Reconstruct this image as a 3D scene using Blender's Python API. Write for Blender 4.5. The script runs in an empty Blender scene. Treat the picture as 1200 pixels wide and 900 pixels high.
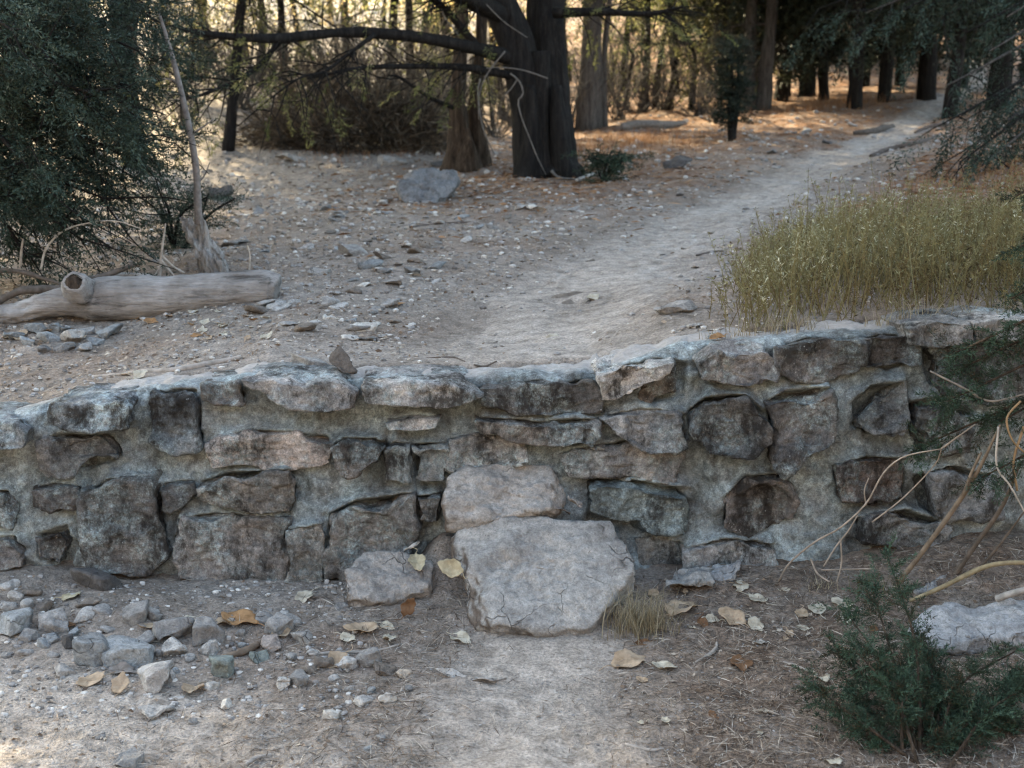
import bpy, bmesh, math, random
import numpy as np
from mathutils import Vector

rng = np.random.default_rng(7)
random.seed(7)
sc = bpy.context.scene
COL = sc.collection
PI = math.pi
sm = lambda a, b, x: (lambda t: t*t*(3-2*t))(np.clip((np.asarray(x, float)-a)/(b-a), 0, 1))

# ------------------------------------------------------------------ noise
def _h(ix, iy, iz, seed):
    h = (ix.astype(np.int64)*374761393 + iy.astype(np.int64)*668265263 + iz.astype(np.int64)*2147483647 + seed*974711) & 0xffffffff
    h = ((h ^ (h >> 13))*1274126177) & 0xffffffff
    h = ((h ^ (h >> 15))*2246822519) & 0xffffffff
    return ((h ^ (h >> 16)) & 0xffff)/32767.5-1.0
def vnoise(p, seed=0):
    f = np.floor(p); t = p-f; t = t*t*t*(t*(t*6-15)+10)
    i = f.astype(np.int64); x, y, z = i[:, 0], i[:, 1], i[:, 2]
    tx, ty, tz = t[:, 0], t[:, 1], t[:, 2]
    def L(a, b, w): return a+(b-a)*w
    c = [[[_h(x+a, y+b, z+d, seed) for d in (0, 1)] for b in (0, 1)] for a in (0, 1)]
    q = [[L(c[a][b][0], c[a][b][1], tz) for b in (0, 1)] for a in (0, 1)]
    return L(L(q[0][0], q[0][1], ty), L(q[1][0], q[1][1], ty), tx)
_R = np.array([[.8, .6, 0], [-.48, .64, .6], [.36, -.48, .8]])
def fbm(p, scale=1., octv=4, seed=0, gain=.5):
    p = np.asarray(p, float)/scale; s = 0; a = 1
    for k in range(octv):
        s = s+a*vnoise(p+17.3*k, seed+k); p = (p@_R)*2.03; a *= gain
    return s
def ridged(p, scale=1., octv=3, seed=0):
    p = np.asarray(p, float)/scale; s = 0; a = 1
    for k in range(octv):
        s = s+a*(1-2*np.abs(vnoise(p+11.1*k, seed+k))); p = (p@_R)*2.1; a *= .5
    return s
def xy0(x, y):
    x, y = np.broadcast_arrays(np.asarray(x, float), np.asarray(y, float))
    return np.stack([x.ravel(), y.ravel(), 0*x.ravel()], 1)

# ------------------------------------------------------------------ camera numbers
CZ, FPX, TH = 1.7, 1500.0, math.atan(314/1500)
CT, ST = math.cos(TH), math.sin(TH)
def ray(px, py):
    u = (px-600)/FPX; v = (450-py)/FPX
    return np.array([u, CT+v*ST, -ST+v*CT])
def P(px, py, Y):                                   # world point on the vertical plane at distance Y
    d = ray(px, py); return np.array([0, 0, CZ])+d*(Y/d[1])
YW = 4.54                                           # front plane of the wall
def prof(pts):
    q = np.array([P(a, b, YW) for a, b in pts]); return q[:, 0], q[:, 2]
TOPX, TOPZ = prof([(-300, 500), (0, 487), (70, 467), (150, 452), (240, 446), (295, 437), (430, 440), (560, 438), (700, 430), (760, 415), (800, 402), (850, 398), (900, 392), (1000, 386), (1060, 377), (1128, 373), (1200, 372), (1600, 372)])
BASX, BASZ = prof([(-300, 640), (0, 655), (100, 662), (200, 672), (380, 678), (520, 672), (750, 665), (830, 655), (1000, 650), (1200, 640), (1600, 630)])
ztop = lambda x: np.interp(x, TOPX, TOPZ)
zbas = lambda x: np.interp(x, BASX, BASZ)

def path_c(y):                                      # trail centre line and half width
    cx = np.interp(y, [2.0, 3.4, 4.2, 4.9, 5.6, 6.5, 7.5, 9, 11, 13, 16, 20, 24, 30, 40], [.05, .06, .10, .16, .28, .42, .75, 1.35, 2.2, 3.1, 4.55, 6.2, 7.9, 10.5, 14])
    w = np.interp(y, [2, 3.4, 4.3, 4.9, 6, 8, 11, 16, 30], [.34, .29, .22, .50, .52, .46, .42, .40, .42])
    return cx, w
def Hbase(x, y):
    x, y = np.broadcast_arrays(np.asarray(x, float), np.asarray(y, float))
    low = zbas(x)*sm(3.75, 4.5, y)
    low = low+.15*np.exp(-((x+.25)/.10)**2-((y-4.52)/.15)**2)
    low = low+.04*np.exp(-((x+1.25)/.5)**2-((y-4.15)/.25)**2)
    low = low+.05*sm(.9, 1.9, x)*sm(3.0, 3.9, y)
    up0 = ztop(x)-.012
    up1 = .80+.045*np.clip(x, -8, 8)
    k = sm(4.8, 7.5, y)
    up = up0*(1-k)+up1*k+.035*np.minimum(y-4.8, 8.2)+np.where(y > 13, .055*(y-13), 0)
    up = up+np.where(y > 30, .11*(y-30), 0)+.16*np.clip(.1-x, 0, 30)*sm(11.5, 21, y)
    up = up+.10*np.exp(-((x-5.2)/1.6)**2-((y-11)/2.5)**2)
    low = low+.62*np.clip(-y-3.5, 0, 22)*sm(-3.5, -8, y)                # unseen rise added behind the viewer to block low sky light
    cx, w = path_c(y)
    up = up-.045*np.exp(-((x-cx)/(w*1.2))**2)*sm(5.2, 6.5, y)
    s = sm(YW+.16, YW+.24, y)
    return low*(1-s)+up*s
def H(x, y, fine=False):
    b = Hbase(x, y); p = xy0(x, y)
    far = 1+np.clip((p[:, 1]-8)/12, 0, 3)
    n = .022*far*fbm(p, .9, 3, 3)+.006*fbm(p, .16, 3, 9)
    if fine: n = n+(.0042*fbm(p, .04, 3, 21)+.003*ridged(p, .09, 2, 22))*sm(40, 20, p[:, 1])
    nearwall = 1-.75*np.exp(-((p[:, 1]-YW-.25)/.22)**2)
    return b+(n*nearwall).reshape(b.shape)
def h1(x, y): return float(H(np.array([x]), np.array([y]))[0])
_T = np.concatenate([np.arange(2.4, 8, .02), 8*1.01**np.arange(1, 300)])
def G(px, py, dz=0.0):                              # where a sight line meets the terrain
    d = ray(px, py); q = np.array([0, 0, CZ])+_T[:, None]*d
    below = q[:, 2] < H(q[:, 0], q[:, 1])
    i = int(np.argmax(below)) if below.any() else len(_T)-1
    a, b = _T[max(i-1, 0)], _T[i]
    for _ in range(14):
        m = (a+b)/2; r = np.array([0, 0, CZ])+m*d
        if r[2] < h1(r[0], r[1]): b = m
        else: a = m
    r = np.array([0, 0, CZ])+b*d
    return np.array([r[0], r[1], h1(r[0], r[1])+dz])
def upx(Y): return Y/FPX                            # metres per photo pixel at distance Y (roughly)

# ------------------------------------------------------------------ objects
def mesh(name, V, F, attrs=None, smooth=True):
    """F: list of int arrays (n,3)/(n,4)"""
    V = np.asarray(V, np.float32); F = [np.asarray(f, np.int32) for f in (F if isinstance(F, list) else [F]) if len(f)]
    me = bpy.data.meshes.new(name)
    me.vertices.add(len(V)); me.vertices.foreach_set('co', V.ravel())
    tot = np.concatenate([np.full(len(f), f.shape[1], np.int32) for f in F]); loops = np.concatenate([f.ravel() for f in F])
    me.loops.add(len(loops)); me.loops.foreach_set('vertex_index', loops)
    me.polygons.add(len(tot)); me.polygons.foreach_set('loop_start', np.concatenate([[0], np.cumsum(tot)[:-1]]).astype(np.int32))
    me.polygons.foreach_set('use_smooth', np.full(len(tot), smooth, bool))
    for k, a in (attrs or {}).items():
        at = me.attributes.new(k, 'FLOAT', 'POINT'); at.data.foreach_set('value', np.asarray(a, np.float32))
    me.update(); me.validate()
    return me
def link(name, me, mat=None, parent=None, loc=(0, 0, 0), color=None):
    o = bpy.data.objects.new(name, me); COL.objects.link(o); o.location = tuple(map(float, loc))
    if mat and me is not None and not me.materials: me.materials.append(mat)
    if parent: o.parent = parent
    if color: o.color = (*color, 1)
    return o
def empty(name, loc): return link(name, None, loc=loc)
def tag(o, label=None, cat=None, group=None, kind=None):
    if label: o['label'] = label
    if cat: o['category'] = cat
    if group: o['group'] = group
    if kind: o['kind'] = kind
    return o
def solo(name, V, F, mat, label, cat, group=None, color=None, kind=None, smooth=True, attrs=None):
    """one-mesh thing with its origin at its base"""
    V = np.asarray(V, float); c = np.array([V[:, 0].mean(), V[:, 1].mean(), V[:, 2].min()])
    return tag(link(name, mesh(name, V-c, F, attrs, smooth), mat, loc=c, color=color), label, cat, group, kind)
class MB:
    def __init__(s): s.V = []; s.T = []; s.Q = []; s.n = 0; s.A = []
    def add(s, V, F, a=None):
        V = np.asarray(V, float); F = np.asarray(F)
        (s.Q if F.shape[1] == 4 else s.T).append(F+s.n); s.V.append(V); s.n += len(V)
        if a is not None: s.A.append(np.full(len(V), a))
    def tube(s, pts, rad, seg=6, wob=0, seed=0, cap=True):
        V, Fq, Ft = tube(pts, rad, seg, wob, seed, cap); n = s.n; s.add(V, Fq)
        if len(Ft): s.T.append(Ft+n)
    def get(s):
        V = np.concatenate(s.V); F = []
        if s.Q: F.append(np.concatenate(s.Q))
        if s.T: F.append(np.concatenate(s.T))
        return V, F
    def part(s, name, mat, parent, base=(0, 0, 0), smooth=True, color=None):
        V, F = s.get(); at = {'var': np.concatenate(s.A)} if s.A and sum(map(len, s.A)) == len(V) else None
        return link(name, mesh(name, V-np.asarray(base), F, at, smooth), mat, parent, color=color)
    def solo(s, name, mat, label, cat, group=None, kind=None, smooth=True, color=None):
        V, F = s.get(); at = {'var': np.concatenate(s.A)} if s.A and sum(map(len, s.A)) == len(V) else None
        return solo(name, V, F, mat, label, cat, group, color, kind, smooth, at)

def spline(pts, n):
    pts = np.asarray(pts, float); m = len(pts)
    if m < 3:
        t = np.linspace(0, 1, n)[:, None]; return pts[0]*(1-t)+pts[-1]*t
    ext = np.vstack([2*pts[0]-pts[1], pts, 2*pts[-1]-pts[-2]]); out = []
    for u in np.linspace(0, m-1-1e-6, n):
        i = int(u); t = u-i; a, b, c, d = ext[i:i+4]
        out.append(.5*((2*b)+(c-a)*t+(2*a-5*b+4*c-d)*t*t+(-a+3*b-3*c+d)*t**3))
    return np.array(out)
def tube(pts, rad, seg=6, wob=0, seed=0, cap=True):
    pts = np.asarray(pts, float); n = len(pts); rad = np.interp(np.linspace(0, 1, n), np.linspace(0, 1, len(np.atleast_1d(rad))), np.atleast_1d(rad))
    T = np.gradient(pts, axis=0); T /= np.linalg.norm(T, axis=1)[:, None]+1e-9
    ref = np.array([0, 0, 1.]) if abs(T[:, 2]).mean() < .8 else np.array([0, 1., 0])
    A = np.cross(T, ref); A /= np.linalg.norm(A, axis=1)[:, None]+1e-9; B = np.cross(T, A)
    th = np.linspace(0, 2*PI, seg, endpoint=False)
    ring = np.cos(th)[None, :, None]*A[:, None]+np.sin(th)[None, :, None]*B[:, None]
    R = np.repeat(rad[:, None], seg, 1)
    if wob:
        L = np.concatenate([[0], np.cumsum(np.linalg.norm(np.diff(pts, axis=0), axis=1))])
        q = np.stack([np.cos(th)[None]*2.2+0*L[:, None], np.sin(th)[None]*2.2+0*L[:, None], L[:, None]/(rad.mean()*5)+0*th[None]], -1).reshape(-1, 3)
        R = R*(1+wob*fbm(q+seed*3.7, 1, 3, seed).reshape(n, seg))
    V = (pts[:, None]+ring*R[:, :, None]).reshape(-1, 3)
    i = np.arange(n-1)[:, None]*seg; j = np.arange(seg)[None]; k = (j+1) % seg
    Fq = np.stack([i+j, i+seg+j, i+seg+k, i+k], -1).reshape(-1, 4)
    Ft = np.zeros((0, 3), int)
    if cap:
        V = np.vstack([V, pts[0], pts[-1]]); a = len(V)-2; jj = np.arange(seg); kk = (jj+1) % seg; e = (n-1)*seg
        Ft = np.vstack([np.stack([jj, kk, 0*jj+a], 1), np.stack([e+kk, e+jj, 0*jj+a+1], 1)])
    return V, Fq, Ft

_ico = {}
def ico(n):
    if n not in _ico:
        bm = bmesh.new(); bmesh.ops.create_icosphere(bm, subdivisions=n, radius=1)
        _ico[n] = (np.array([v.co[:] for v in bm.verts]), np.array([[v.index for v in f.verts] for f in bm.faces])); bm.free()
    return _ico[n]
def vnormals(V, F):
    fn = np.cross(V[F[:, 1]]-V[F[:, 0]], V[F[:, 2]]-V[F[:, 0]]); N = np.zeros_like(V)
    for k in range(3):
        for a in range(3): N[:, a] += np.bincount(F[:, k], fn[:, a], len(V))
    return N/(np.linalg.norm(N, axis=1)[:, None]+1e-12)
def chip(V, F, n, depth, seed, tilt=.2):
    """knock flat flakes off a stone: random cutting planes close to its surface"""
    r = np.random.default_rng(seed); N = vnormals(V, F)
    for i in r.integers(0, len(V), n):
        nn = N[i]+r.normal(size=3)*tilt; nn /= np.linalg.norm(nn)+1e-9; d = (V-V[i])@nn+depth*r.uniform(.1, 1)
        lim = depth*1.3*(1-sm(depth*5, depth*9, np.linalg.norm(V-V[i], axis=1))); V = V-np.clip(d, 0, lim)[:, None]*nn
    return V
def softmin(R, k): return -np.log(np.exp(-k*np.minimum(R, 4)).sum(1))/k
def rock(size, lvl=3, seed=0, planes=13, rough=.05, k=22, rot=None):
    """angular broken stone, centred, roughly size=(x,y,z) in metres"""
    r = np.random.default_rng(seed); D, F = ico(lvl)
    N = r.normal(size=(planes, 3)); N /= np.linalg.norm(N, axis=1)[:, None]; N = np.vstack([N, np.eye(3), -np.eye(3)])
    d = np.concatenate([r.uniform(.62, .98, planes), r.uniform(.8, 1, 6)])
    c = D@N.T; R = softmin(np.where(c > .05, d[None]/np.maximum(c, .05), 9), k)
    V = D*R[:, None]*np.asarray(size)/2/.85
    m = max(size)
    if lvl > 1: V = chip(V, F, 14 if lvl > 2 else 7, m*.05, seed+1)
    if rough:
        Nn = vnormals(V, F)
        V = V+Nn*(m*rough*(.6*fbm(V+seed, m*.35, 3, seed)+.35*fbm(V+seed, m*.09, 3, seed+5)))[:, None]
    if rot is not None:
        a, b, g = rot; ca, sa, cb, sb, cg, sg = math.cos(a), math.sin(a), math.cos(b), math.sin(b), math.cos(g), math.sin(g)
        V = V@np.array([[1, 0, 0], [0, ca, -sa], [0, sa, ca]]).T@np.array([[cb, 0, sb], [0, 1, 0], [-sb, 0, cb]]).T@np.array([[cg, -sg, 0], [sg, cg, 0], [0, 0, 1]]).T
    return V, F
def hullrock(pts, lvl=5, seed=0, k=26, amp=.012, fine=.004, ridge=0.0, layer=0.0, chips=26, cdep=.012):
    """stone grown on the convex hull of given points, with a broken surface"""
    pts = np.asarray(pts, float); c = (pts.min(0)+pts.max(0))/2; s = (pts.max(0)-pts.min(0))/2+1e-6
    q = (pts-c)/s; bm = bmesh.new()
    vs = [bm.verts.new(p+1e-4*rng.normal(size=3)) for p in q]; bmesh.ops.convex_hull(bm, input=vs)
    c0 = q.mean(0); N = []; dd = []
    for f in bm.faces:
        n = np.array(f.normal[:]); co = np.array(f.verts[0].co[:])-c0
        if f.calc_area() < 1e-5: continue
        e = n@co
        if e < 0: n, e = -n, -e
        N.append(n); dd.append(max(e, .05))
    bm.free(); N = np.array(N); dd = np.array(dd); key = np.unique(np.round(np.c_[N, dd], 2), axis=0, return_index=True)[1]; N, dd = N[key], dd[key]
    D, F = ico(lvl); cs = D@N.T
    R = softmin(np.where(cs > .03, dd[None]/np.maximum(cs, .03), 9), k)
    V = (c0+D*R[:, None])*s+c
    if chips: V = chip(V, F, chips, cdep, seed+1)
    Nn = vnormals(V, F); n = amp*fbm(V, .11, 3, seed)+fine*fbm(V, .022, 3, seed+7)
    if ridge: n = n+ridge*ridged(V, .09, 3, seed+3)
    if layer:
        z = V[:, 2]/.035+.9*fbm(V, .15, 2, seed+31); n = n+layer*(np.abs((z % 1)-.5)*2-.5)
    return V+Nn*n[:, None], F
# ------------------------------------------------------------------ materials
class NT:
    def __init__(s, name, rough=.9, spec=.25):
        s.m = bpy.data.materials.new(name); s.m.use_nodes = True; s.t = s.m.node_tree; s.t.nodes.clear()
        s.out = s.n('ShaderNodeOutputMaterial'); s.b = s.n('ShaderNodeBsdfPrincipled'); s.l(s.b.outputs[0], s.out.inputs[0])
        s.b.inputs['Roughness'].default_value = rough; s.b.inputs['Specular IOR Level'].default_value = spec
        s.tc = s.n('ShaderNodeTexCoord').outputs['Object']; s.pos = s.n('ShaderNodeNewGeometry').outputs['Position']
        s.info = s.n('ShaderNodeObjectInfo')
    def n(s, t): return s.t.nodes.new(t)
    def l(s, a, b): s.t.links.new(a, b)
    def set(s, sock, v):
        if hasattr(v, 'links') or isinstance(v, bpy.types.NodeSocket): s.l(v, sock)
        elif isinstance(v, (tuple, list)) and sock.type == 'RGBA': sock.default_value = (*v[:3], 1)
        else: sock.default_value = v
    def vec(s, scale=(1, 1, 1), v=None, off=None):
        m = s.n('ShaderNodeMapping'); s.set(m.inputs[0], v or s.tc); m.inputs['Scale'].default_value = scale
        if off is not None: s.set(m.inputs['Location'], off)
        return m.outputs[0]
    def noise(s, scale, detail=4, rough=.6, v=None, dist=0.0):
        t = s.n('ShaderNodeTexNoise'); s.set(t.inputs['Vector'], v or s.tc); t.inputs['Scale'].default_value = scale
        t.inputs['Detail'].default_value = detail; t.inputs['Roughness'].default_value = rough; t.inputs['Distortion'].default_value = dist
        return t.outputs['Fac']
    def voro(s, scale, v=None, feat='F1', out='Distance', rnd=1.0):
        t = s.n('ShaderNodeTexVoronoi'); t.feature = feat; s.set(t.inputs['Vector'], v or s.tc); t.inputs['Scale'].default_value = scale
        t.inputs['Randomness'].default_value = rnd
        return t.outputs[out]
    def ramp(s, f, stops, interp='LINEAR'):
        r = s.n('ShaderNodeValToRGB'); s.l(f, r.inputs[0]); e = r.color_ramp; e.interpolation = interp
        while len(e.elements) < len(stops): e.elements.new(.5)
        for el, (p, c) in zip(e.elements, stops):
            el.position = p; el.color = (*c, 1) if isinstance(c, (tuple, list)) else (c, c, c, 1)
        return r.outputs[0]
    def mix(s, f, a, b, mode='MIX'):
        m = s.n('ShaderNodeMix'); m.data_type = 'RGBA'; m.blend_type = mode
        s.set(m.inputs[0], f); s.set(m.inputs[6], a); s.set(m.inputs[7], b); return m.outputs[2]
    def math(s, op, a, b=0.0, clamp=False):
        m = s.n('ShaderNodeMath'); m.operation = op; m.use_clamp = clamp; s.set(m.inputs[0], a); s.set(m.inputs[1], b); return m.outputs[0]
    def attr(s, name):
        a = s.n('ShaderNodeAttribute'); a.attribute_name = name; return a.outputs['Fac']
    def hsv(s, c, v=1.0, sat=1.0, hue=.5):
        h = s.n('ShaderNodeHueSaturation'); s.set(h.inputs['Color'], c); s.set(h.inputs['Value'], v); s.set(h.inputs['Saturation'], sat); s.set(h.inputs['Hue'], hue); return h.outputs[0]
    def scaled(s, f, lo, hi): return s.math('ADD', s.math('MULTIPLY', f, hi-lo), lo)
    def base(s, c): s.set(s.b.inputs['Base Color'], c)
    def bump(s, hts, strength=.6, dist=.01):
        b = s.n('ShaderNodeBump'); b.inputs['Strength'].default_value = strength; b.inputs['Distance'].default_value = dist
        s.l(hts, b.inputs['Height']); s.l(b.outputs[0], s.b.inputs['Normal']); return b
    def leafy(s, col, trans=.4):
        t = s.n('ShaderNodeBsdfTranslucent'); s.set(t.inputs[0], col); m = s.n('ShaderNodeMixShader'); m.inputs[0].default_value = trans
        s.l(s.b.outputs[0], m.inputs[1]); s.l(t.outputs[0], m.inputs[2]); s.l(m.outputs[0], s.out.inputs[0])
M = {}
def dirt_colour(g, litter, pale):
    w = g.pos
    n1 = g.noise(1.3, 5, .6, w); n2 = g.noise(14, 5, .7, w); n3 = g.noise(95, 3, .7, w)
    c = g.ramp(n1, [(.3, (.17, .143, .122)), (.5, (.23, .20, .175)), (.7, (.285, .258, .235))])
    c = g.mix(g.math('MULTIPLY', pale, .75), c, g.ramp(n2, [(.3, (.295, .255, .22)), (.7, (.365, .325, .288))]))
    lc = g.ramp(g.noise(38, 4, .75, w), [(.3, (.055, .037, .028)), (.5, (.125, .085, .062)), (.62, (.21, .15, .112)), (.75, (.31, .26, .22))])
    lc = g.mix(g.attr('rust'), lc, g.ramp(g.noise(30, 4, .75, w), [(.3, (.06, .03, .018)), (.5, (.17, .082, .042)), (.65, (.27, .15, .085)), (.78, (.33, .24, .17))]))
    lf = g.math('MULTIPLY', litter, g.ramp(g.noise(4.5, 5, .7, w), [(.32, .25), (.6, 1.0)]), True)
    c = g.mix(lf, c, lc)
    sp = g.ramp(g.voro(72, w), [(.10, 1.0), (.24, 0.0)])                # loose grit
    spm = g.math('MULTIPLY', sp, g.ramp(g.voro(72, w, out='Color'), [(.45, 0.0), (.6, .8)]))
    c = g.mix(spm, c, g.ramp(g.voro(72, w, out='Color'), [(.2, (.16, .14, .13)), (.6, (.36, .35, .34)), (1., (.52, .5, .47))]))
    c = g.mix(.8, c, g.ramp(n2, [(.3, .5), (.5, 1.0), (.7, 1.4)]), 'MULTIPLY')
    c = g.mix(.8, c, g.ramp(n3, [(.32, .5), (.5, 1.0), (.68, 1.45)]), 'MULTIPLY')
    h = g.math('ADD', g.math('MULTIPLY', n2, .8), g.math('ADD', g.math('MULTIPLY', n3, .5), g.math('MULTIPLY', spm, .55)))
    return c, h
g = NT('dirt_ground', .95, .12); c, h = dirt_colour(g, g.attr('litter'), g.attr('pale')); g.base(c); g.bump(h, 1.0, .02); M['ground'] = g.m
g = NT('trodden_dirt', .95, .12); c, h = dirt_colour(g, g.attr('litter'), g.attr('pale')); g.base(c); g.bump(h, .7, .014); M['path'] = g.m

g = NT('rock', .92, .2); w = g.tc                                       # object colour is the stone's own colour
o3 = g.vec((1, 1, 1), g.tc, g.math('MULTIPLY', g.info.outputs['Random'], 40))
n1 = g.noise(7, 6, .65, o3); n2 = g.noise(40, 5, .7, o3); n3 = g.noise(150, 3, .7, o3)
c = g.mix(1, g.info.outputs['Color'], g.ramp(n1, [(.25, (.55, .54, .55)), (.5, (1, 1, 1)), (.75, (1.35, 1.3, 1.25))]), 'MULTIPLY')
c = g.mix(.85, c, g.ramp(n2, [(.25, .45), (.5, 1.), (.75, 1.5)]), 'MULTIPLY')
c = g.mix(.6, c, g.ramp(n3, [(.3, .6), (.5, 1.), (.7, 1.4)]), 'MULTIPLY')
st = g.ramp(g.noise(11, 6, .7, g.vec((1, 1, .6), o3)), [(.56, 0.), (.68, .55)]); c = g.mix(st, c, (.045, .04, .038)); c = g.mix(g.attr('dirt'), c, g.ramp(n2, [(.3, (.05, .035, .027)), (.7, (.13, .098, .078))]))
wd_ = g.n('ShaderNodeVectorMath'); wd_.operation = 'ADD'; nz = g.n('ShaderNodeTexNoise'); nz.inputs['Scale'].default_value = 9; g.l(o3, nz.inputs['Vector']); sc_ = g.n('ShaderNodeVectorMath'); sc_.operation = 'SCALE'; sc_.inputs['Scale'].default_value = .16; g.l(nz.outputs['Color'], sc_.inputs[0]); g.l(o3, wd_.inputs[0]); g.l(sc_.outputs[0], wd_.inputs[1])
cr = g.math('MULTIPLY', g.ramp(g.voro(6.5, wd_.outputs[0], 'DISTANCE_TO_EDGE'), [(.0, 1.), (.013, 0.)]), g.ramp(g.noise(5, 3, .6, o3), [(.53, 0.), (.6, .8)])); c = g.mix(g.math('MULTIPLY', cr, .75), c, (.05, .043, .038))
pit = g.ramp(g.voro(48, wd_.outputs[0]), [(.06, .8), (.2, 0.)]); c = g.mix(g.math('MULTIPLY', pit, g.ramp(n1, [(.45, 0.), (.6, 1.)])), c, (.085, .075, .07))
g.base(c); g.bump(g.math('SUBTRACT', g.math('ADD', g.math('MULTIPLY', n2, 1.0), g.math('MULTIPLY', n3, .5)), g.math('MULTIPLY', cr, 1.2)), .85, .014); M['rock'] = g.m

def wallmat(name, stone):
    g = NT(name, .93, .18); w = g.pos
    n1 = g.noise(9, 6, .7, w); n2 = g.noise(42, 6, .78, w, .3); n3 = g.noise(170, 3, .75, w); big = g.noise(2.6, 4, .6, w)
    if stone: c = g.mix(1, g.info.outputs['Color'], g.ramp(n1, [(.3, (.55, .55, .58)), (.5, (1, 1, 1)), (.72, (1.6, 1.5, 1.42))]), 'MULTIPLY')
    else: c = g.ramp(n1, [(.3, (.135, .145, .15)), (.45, (.20, .225, .235)), (.58, (.225, .27, .285)), (.72, (.31, .36, .38))])
    li = g.math('MULTIPLY', g.ramp(g.noise(5.5, 6, .72, w), [(.45, 0.), (.6, .9 if stone else .75)]), g.ramp(g.noise(70, 5, .8, w), [(.42, .1), (.58, 1.)]))
    c = g.mix(li, c, g.ramp(n2, [(.3, (.14, .19, .205)), (.7, (.37, .45, .46))]))
    c = g.mix(.9, c, g.ramp(n2, [(.3, .38), (.5, 1.), (.72, 1.8)]), 'MULTIPLY'); c = g.mix(.75, c, g.ramp(n3, [(.3, .5), (.5, 1.), (.7, 1.5)]), 'MULTIPLY')
    st = g.ramp(g.noise(6.5, 7, .78, g.vec((1, 1, .55), w)), [(.49, 0.), (.6, .9 if stone else .5)]); c = g.mix(st, c, (.026, .023, .021))
    fl = g.ramp(g.voro(55, w), [(.07, .9), (.2, 0.)]); c = g.mix(g.math('MULTIPLY', fl, g.ramp(g.noise(13, 3, .6, w), [(.52, 0.), (.62, .8)])), c, (.42, .43, .42))
    c = g.mix(.8, c, g.ramp(big, [(.38, .45), (.6, 1.2)]), 'MULTIPLY')
    if not stone: c = g.mix(g.attr('dust'), c, g.ramp(n2, [(.3, (.24, .22, .205)), (.7, (.38, .36, .345))]))
    g.base(c); g.bump(g.math('ADD', g.math('MULTIPLY', n2, 1.0), g.math('MULTIPLY', n3, .5)), .8 if stone else .55, .016 if stone else .012); return g.m
M['wstone'] = wallmat('weathered_wall_stone', True); M['mortar'] = wallmat('old_mortar', False)
def barkmat(name, dark, mid, light, sc_=9, bump=.03):
    g = NT(name, .95, .12); v = g.vec((1, 1, .13)); f = g.noise(sc_*3, 6, .7, v, .4); f2 = g.noise(sc_*11, 4, .7, g.vec((1, 1, .25)))
    c = g.ramp(f, [(.3, dark), (.5, mid), (.7, light)]); c = g.mix(.7, c, g.ramp(f2, [(.3, .55), (.7, 1.4)]), 'MULTIPLY')
    g.base(c); g.bump(g.math('ADD', f, g.math('MULTIPLY', f2, .3)), .9, bump); return g.m
M['bark_dark'] = barkmat('dark_juniper_bark', (.006, .0055, .0055), (.014, .013, .0125), (.03, .027, .025))
M['bark_brown'] = barkmat('shaggy_brown_bark', (.016, .012, .009), (.05, .036, .027), (.11, .082, .06))
M['bark_grey'] = barkmat('grey_bark', (.03, .027, .025), (.07, .064, .06), (.12, .11, .10))
g = NT('weathered_grey_wood', .85, .2); v = g.vec((.14, 1, 1)); f = g.noise(26, 6, .7, v, .5); f2 = g.noise(5, 4, .6); f3 = g.noise(90, 4, .7, v)
c = g.ramp(f2, [(.3, (.125, .112, .103)), (.5, (.215, .203, .195)), (.7, (.31, .302, .298))]); c = g.mix(.9, c, g.ramp(f, [(.34, .28), (.46, 1.), (.7, 1.3)]), 'MULTIPLY')
c = g.mix(.6, c, g.ramp(f3, [(.3, .6), (.6, 1.15)]), 'MULTIPLY'); g.base(c); g.bump(g.math('ADD', f, g.math('MULTIPLY', f3, .6)), .9, .02); M['wood'] = g.m
g = NT('splintered_grey_wood', .88, .15); v = g.vec((1, 1, .12)); f = g.noise(34, 6, .75, v, .6); f3 = g.noise(110, 4, .7, v); c = g.ramp(f, [(.3, (.10, .09, .085)), (.46, (.29, .28, .27)), (.7, (.42, .41, .40))]); c = g.mix(.6, c, g.ramp(f3, [(.3, .5), (.6, 1.2)]), 'MULTIPLY'); g.base(c); g.bump(f, 1., .03); M['wood_up'] = g.m
g = NT('dead_twig', .9, .15); f = g.noise(30, 4); g.base(g.mix(1, g.info.outputs['Color'], g.ramp(f, [(.3, .6), (.7, 1.3)]), 'MULTIPLY')); M['twig'] = g.m
g = NT('dry_leaf', .8, .25); f = g.noise(25, 4, .6); f2 = g.noise(120, 3)
c = g.mix(1, g.info.outputs['Color'], g.ramp(f, [(.3, (.62, .58, .52)), (.6, (1.1, 1.1, 1.1))]), 'MULTIPLY'); c = g.mix(.5, c, g.ramp(f2, [(.3, .75), (.7, 1.2)]), 'MULTIPLY')
g.base(c); g.bump(f2, .3, .004); g.leafy(c, .25); M['leaf'] = g.m
def greens(name, stops, trans, rough=.7):
    g = NT(name, rough, .2); c = g.ramp(g.attr('var'), stops); c = g.hsv(c, g.scaled(g.info.outputs['Random'], .8, 1.25)); g.base(c); g.leafy(c, trans); return g.m
M['juniper'] = greens('juniper_green', [(0, (.014, .016, .010)), (.4, (.02, .034, .024)), (.8, (.035, .062, .048)), (1, (.075, .105, .088))], .15)
M['seedling'] = greens('blue_green_needles', [(0, (.045, .03, .016)), (.2, (.014, .022, .014)), (.6, (.026, .052, .033)), (1, (.062, .108, .075))], .15)
M['conifer'] = greens('dark_conifer_green', [(0, (.008, .012, .008)), (.5, (.018, .027, .019)), (1, (.038, .052, .036))], .12)
M['olive'] = greens('olive_leaf', [(0, (.045, .055, .02)), (.5, (.11, .12, .048)), (1, (.24, .225, .11))], .55)
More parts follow.
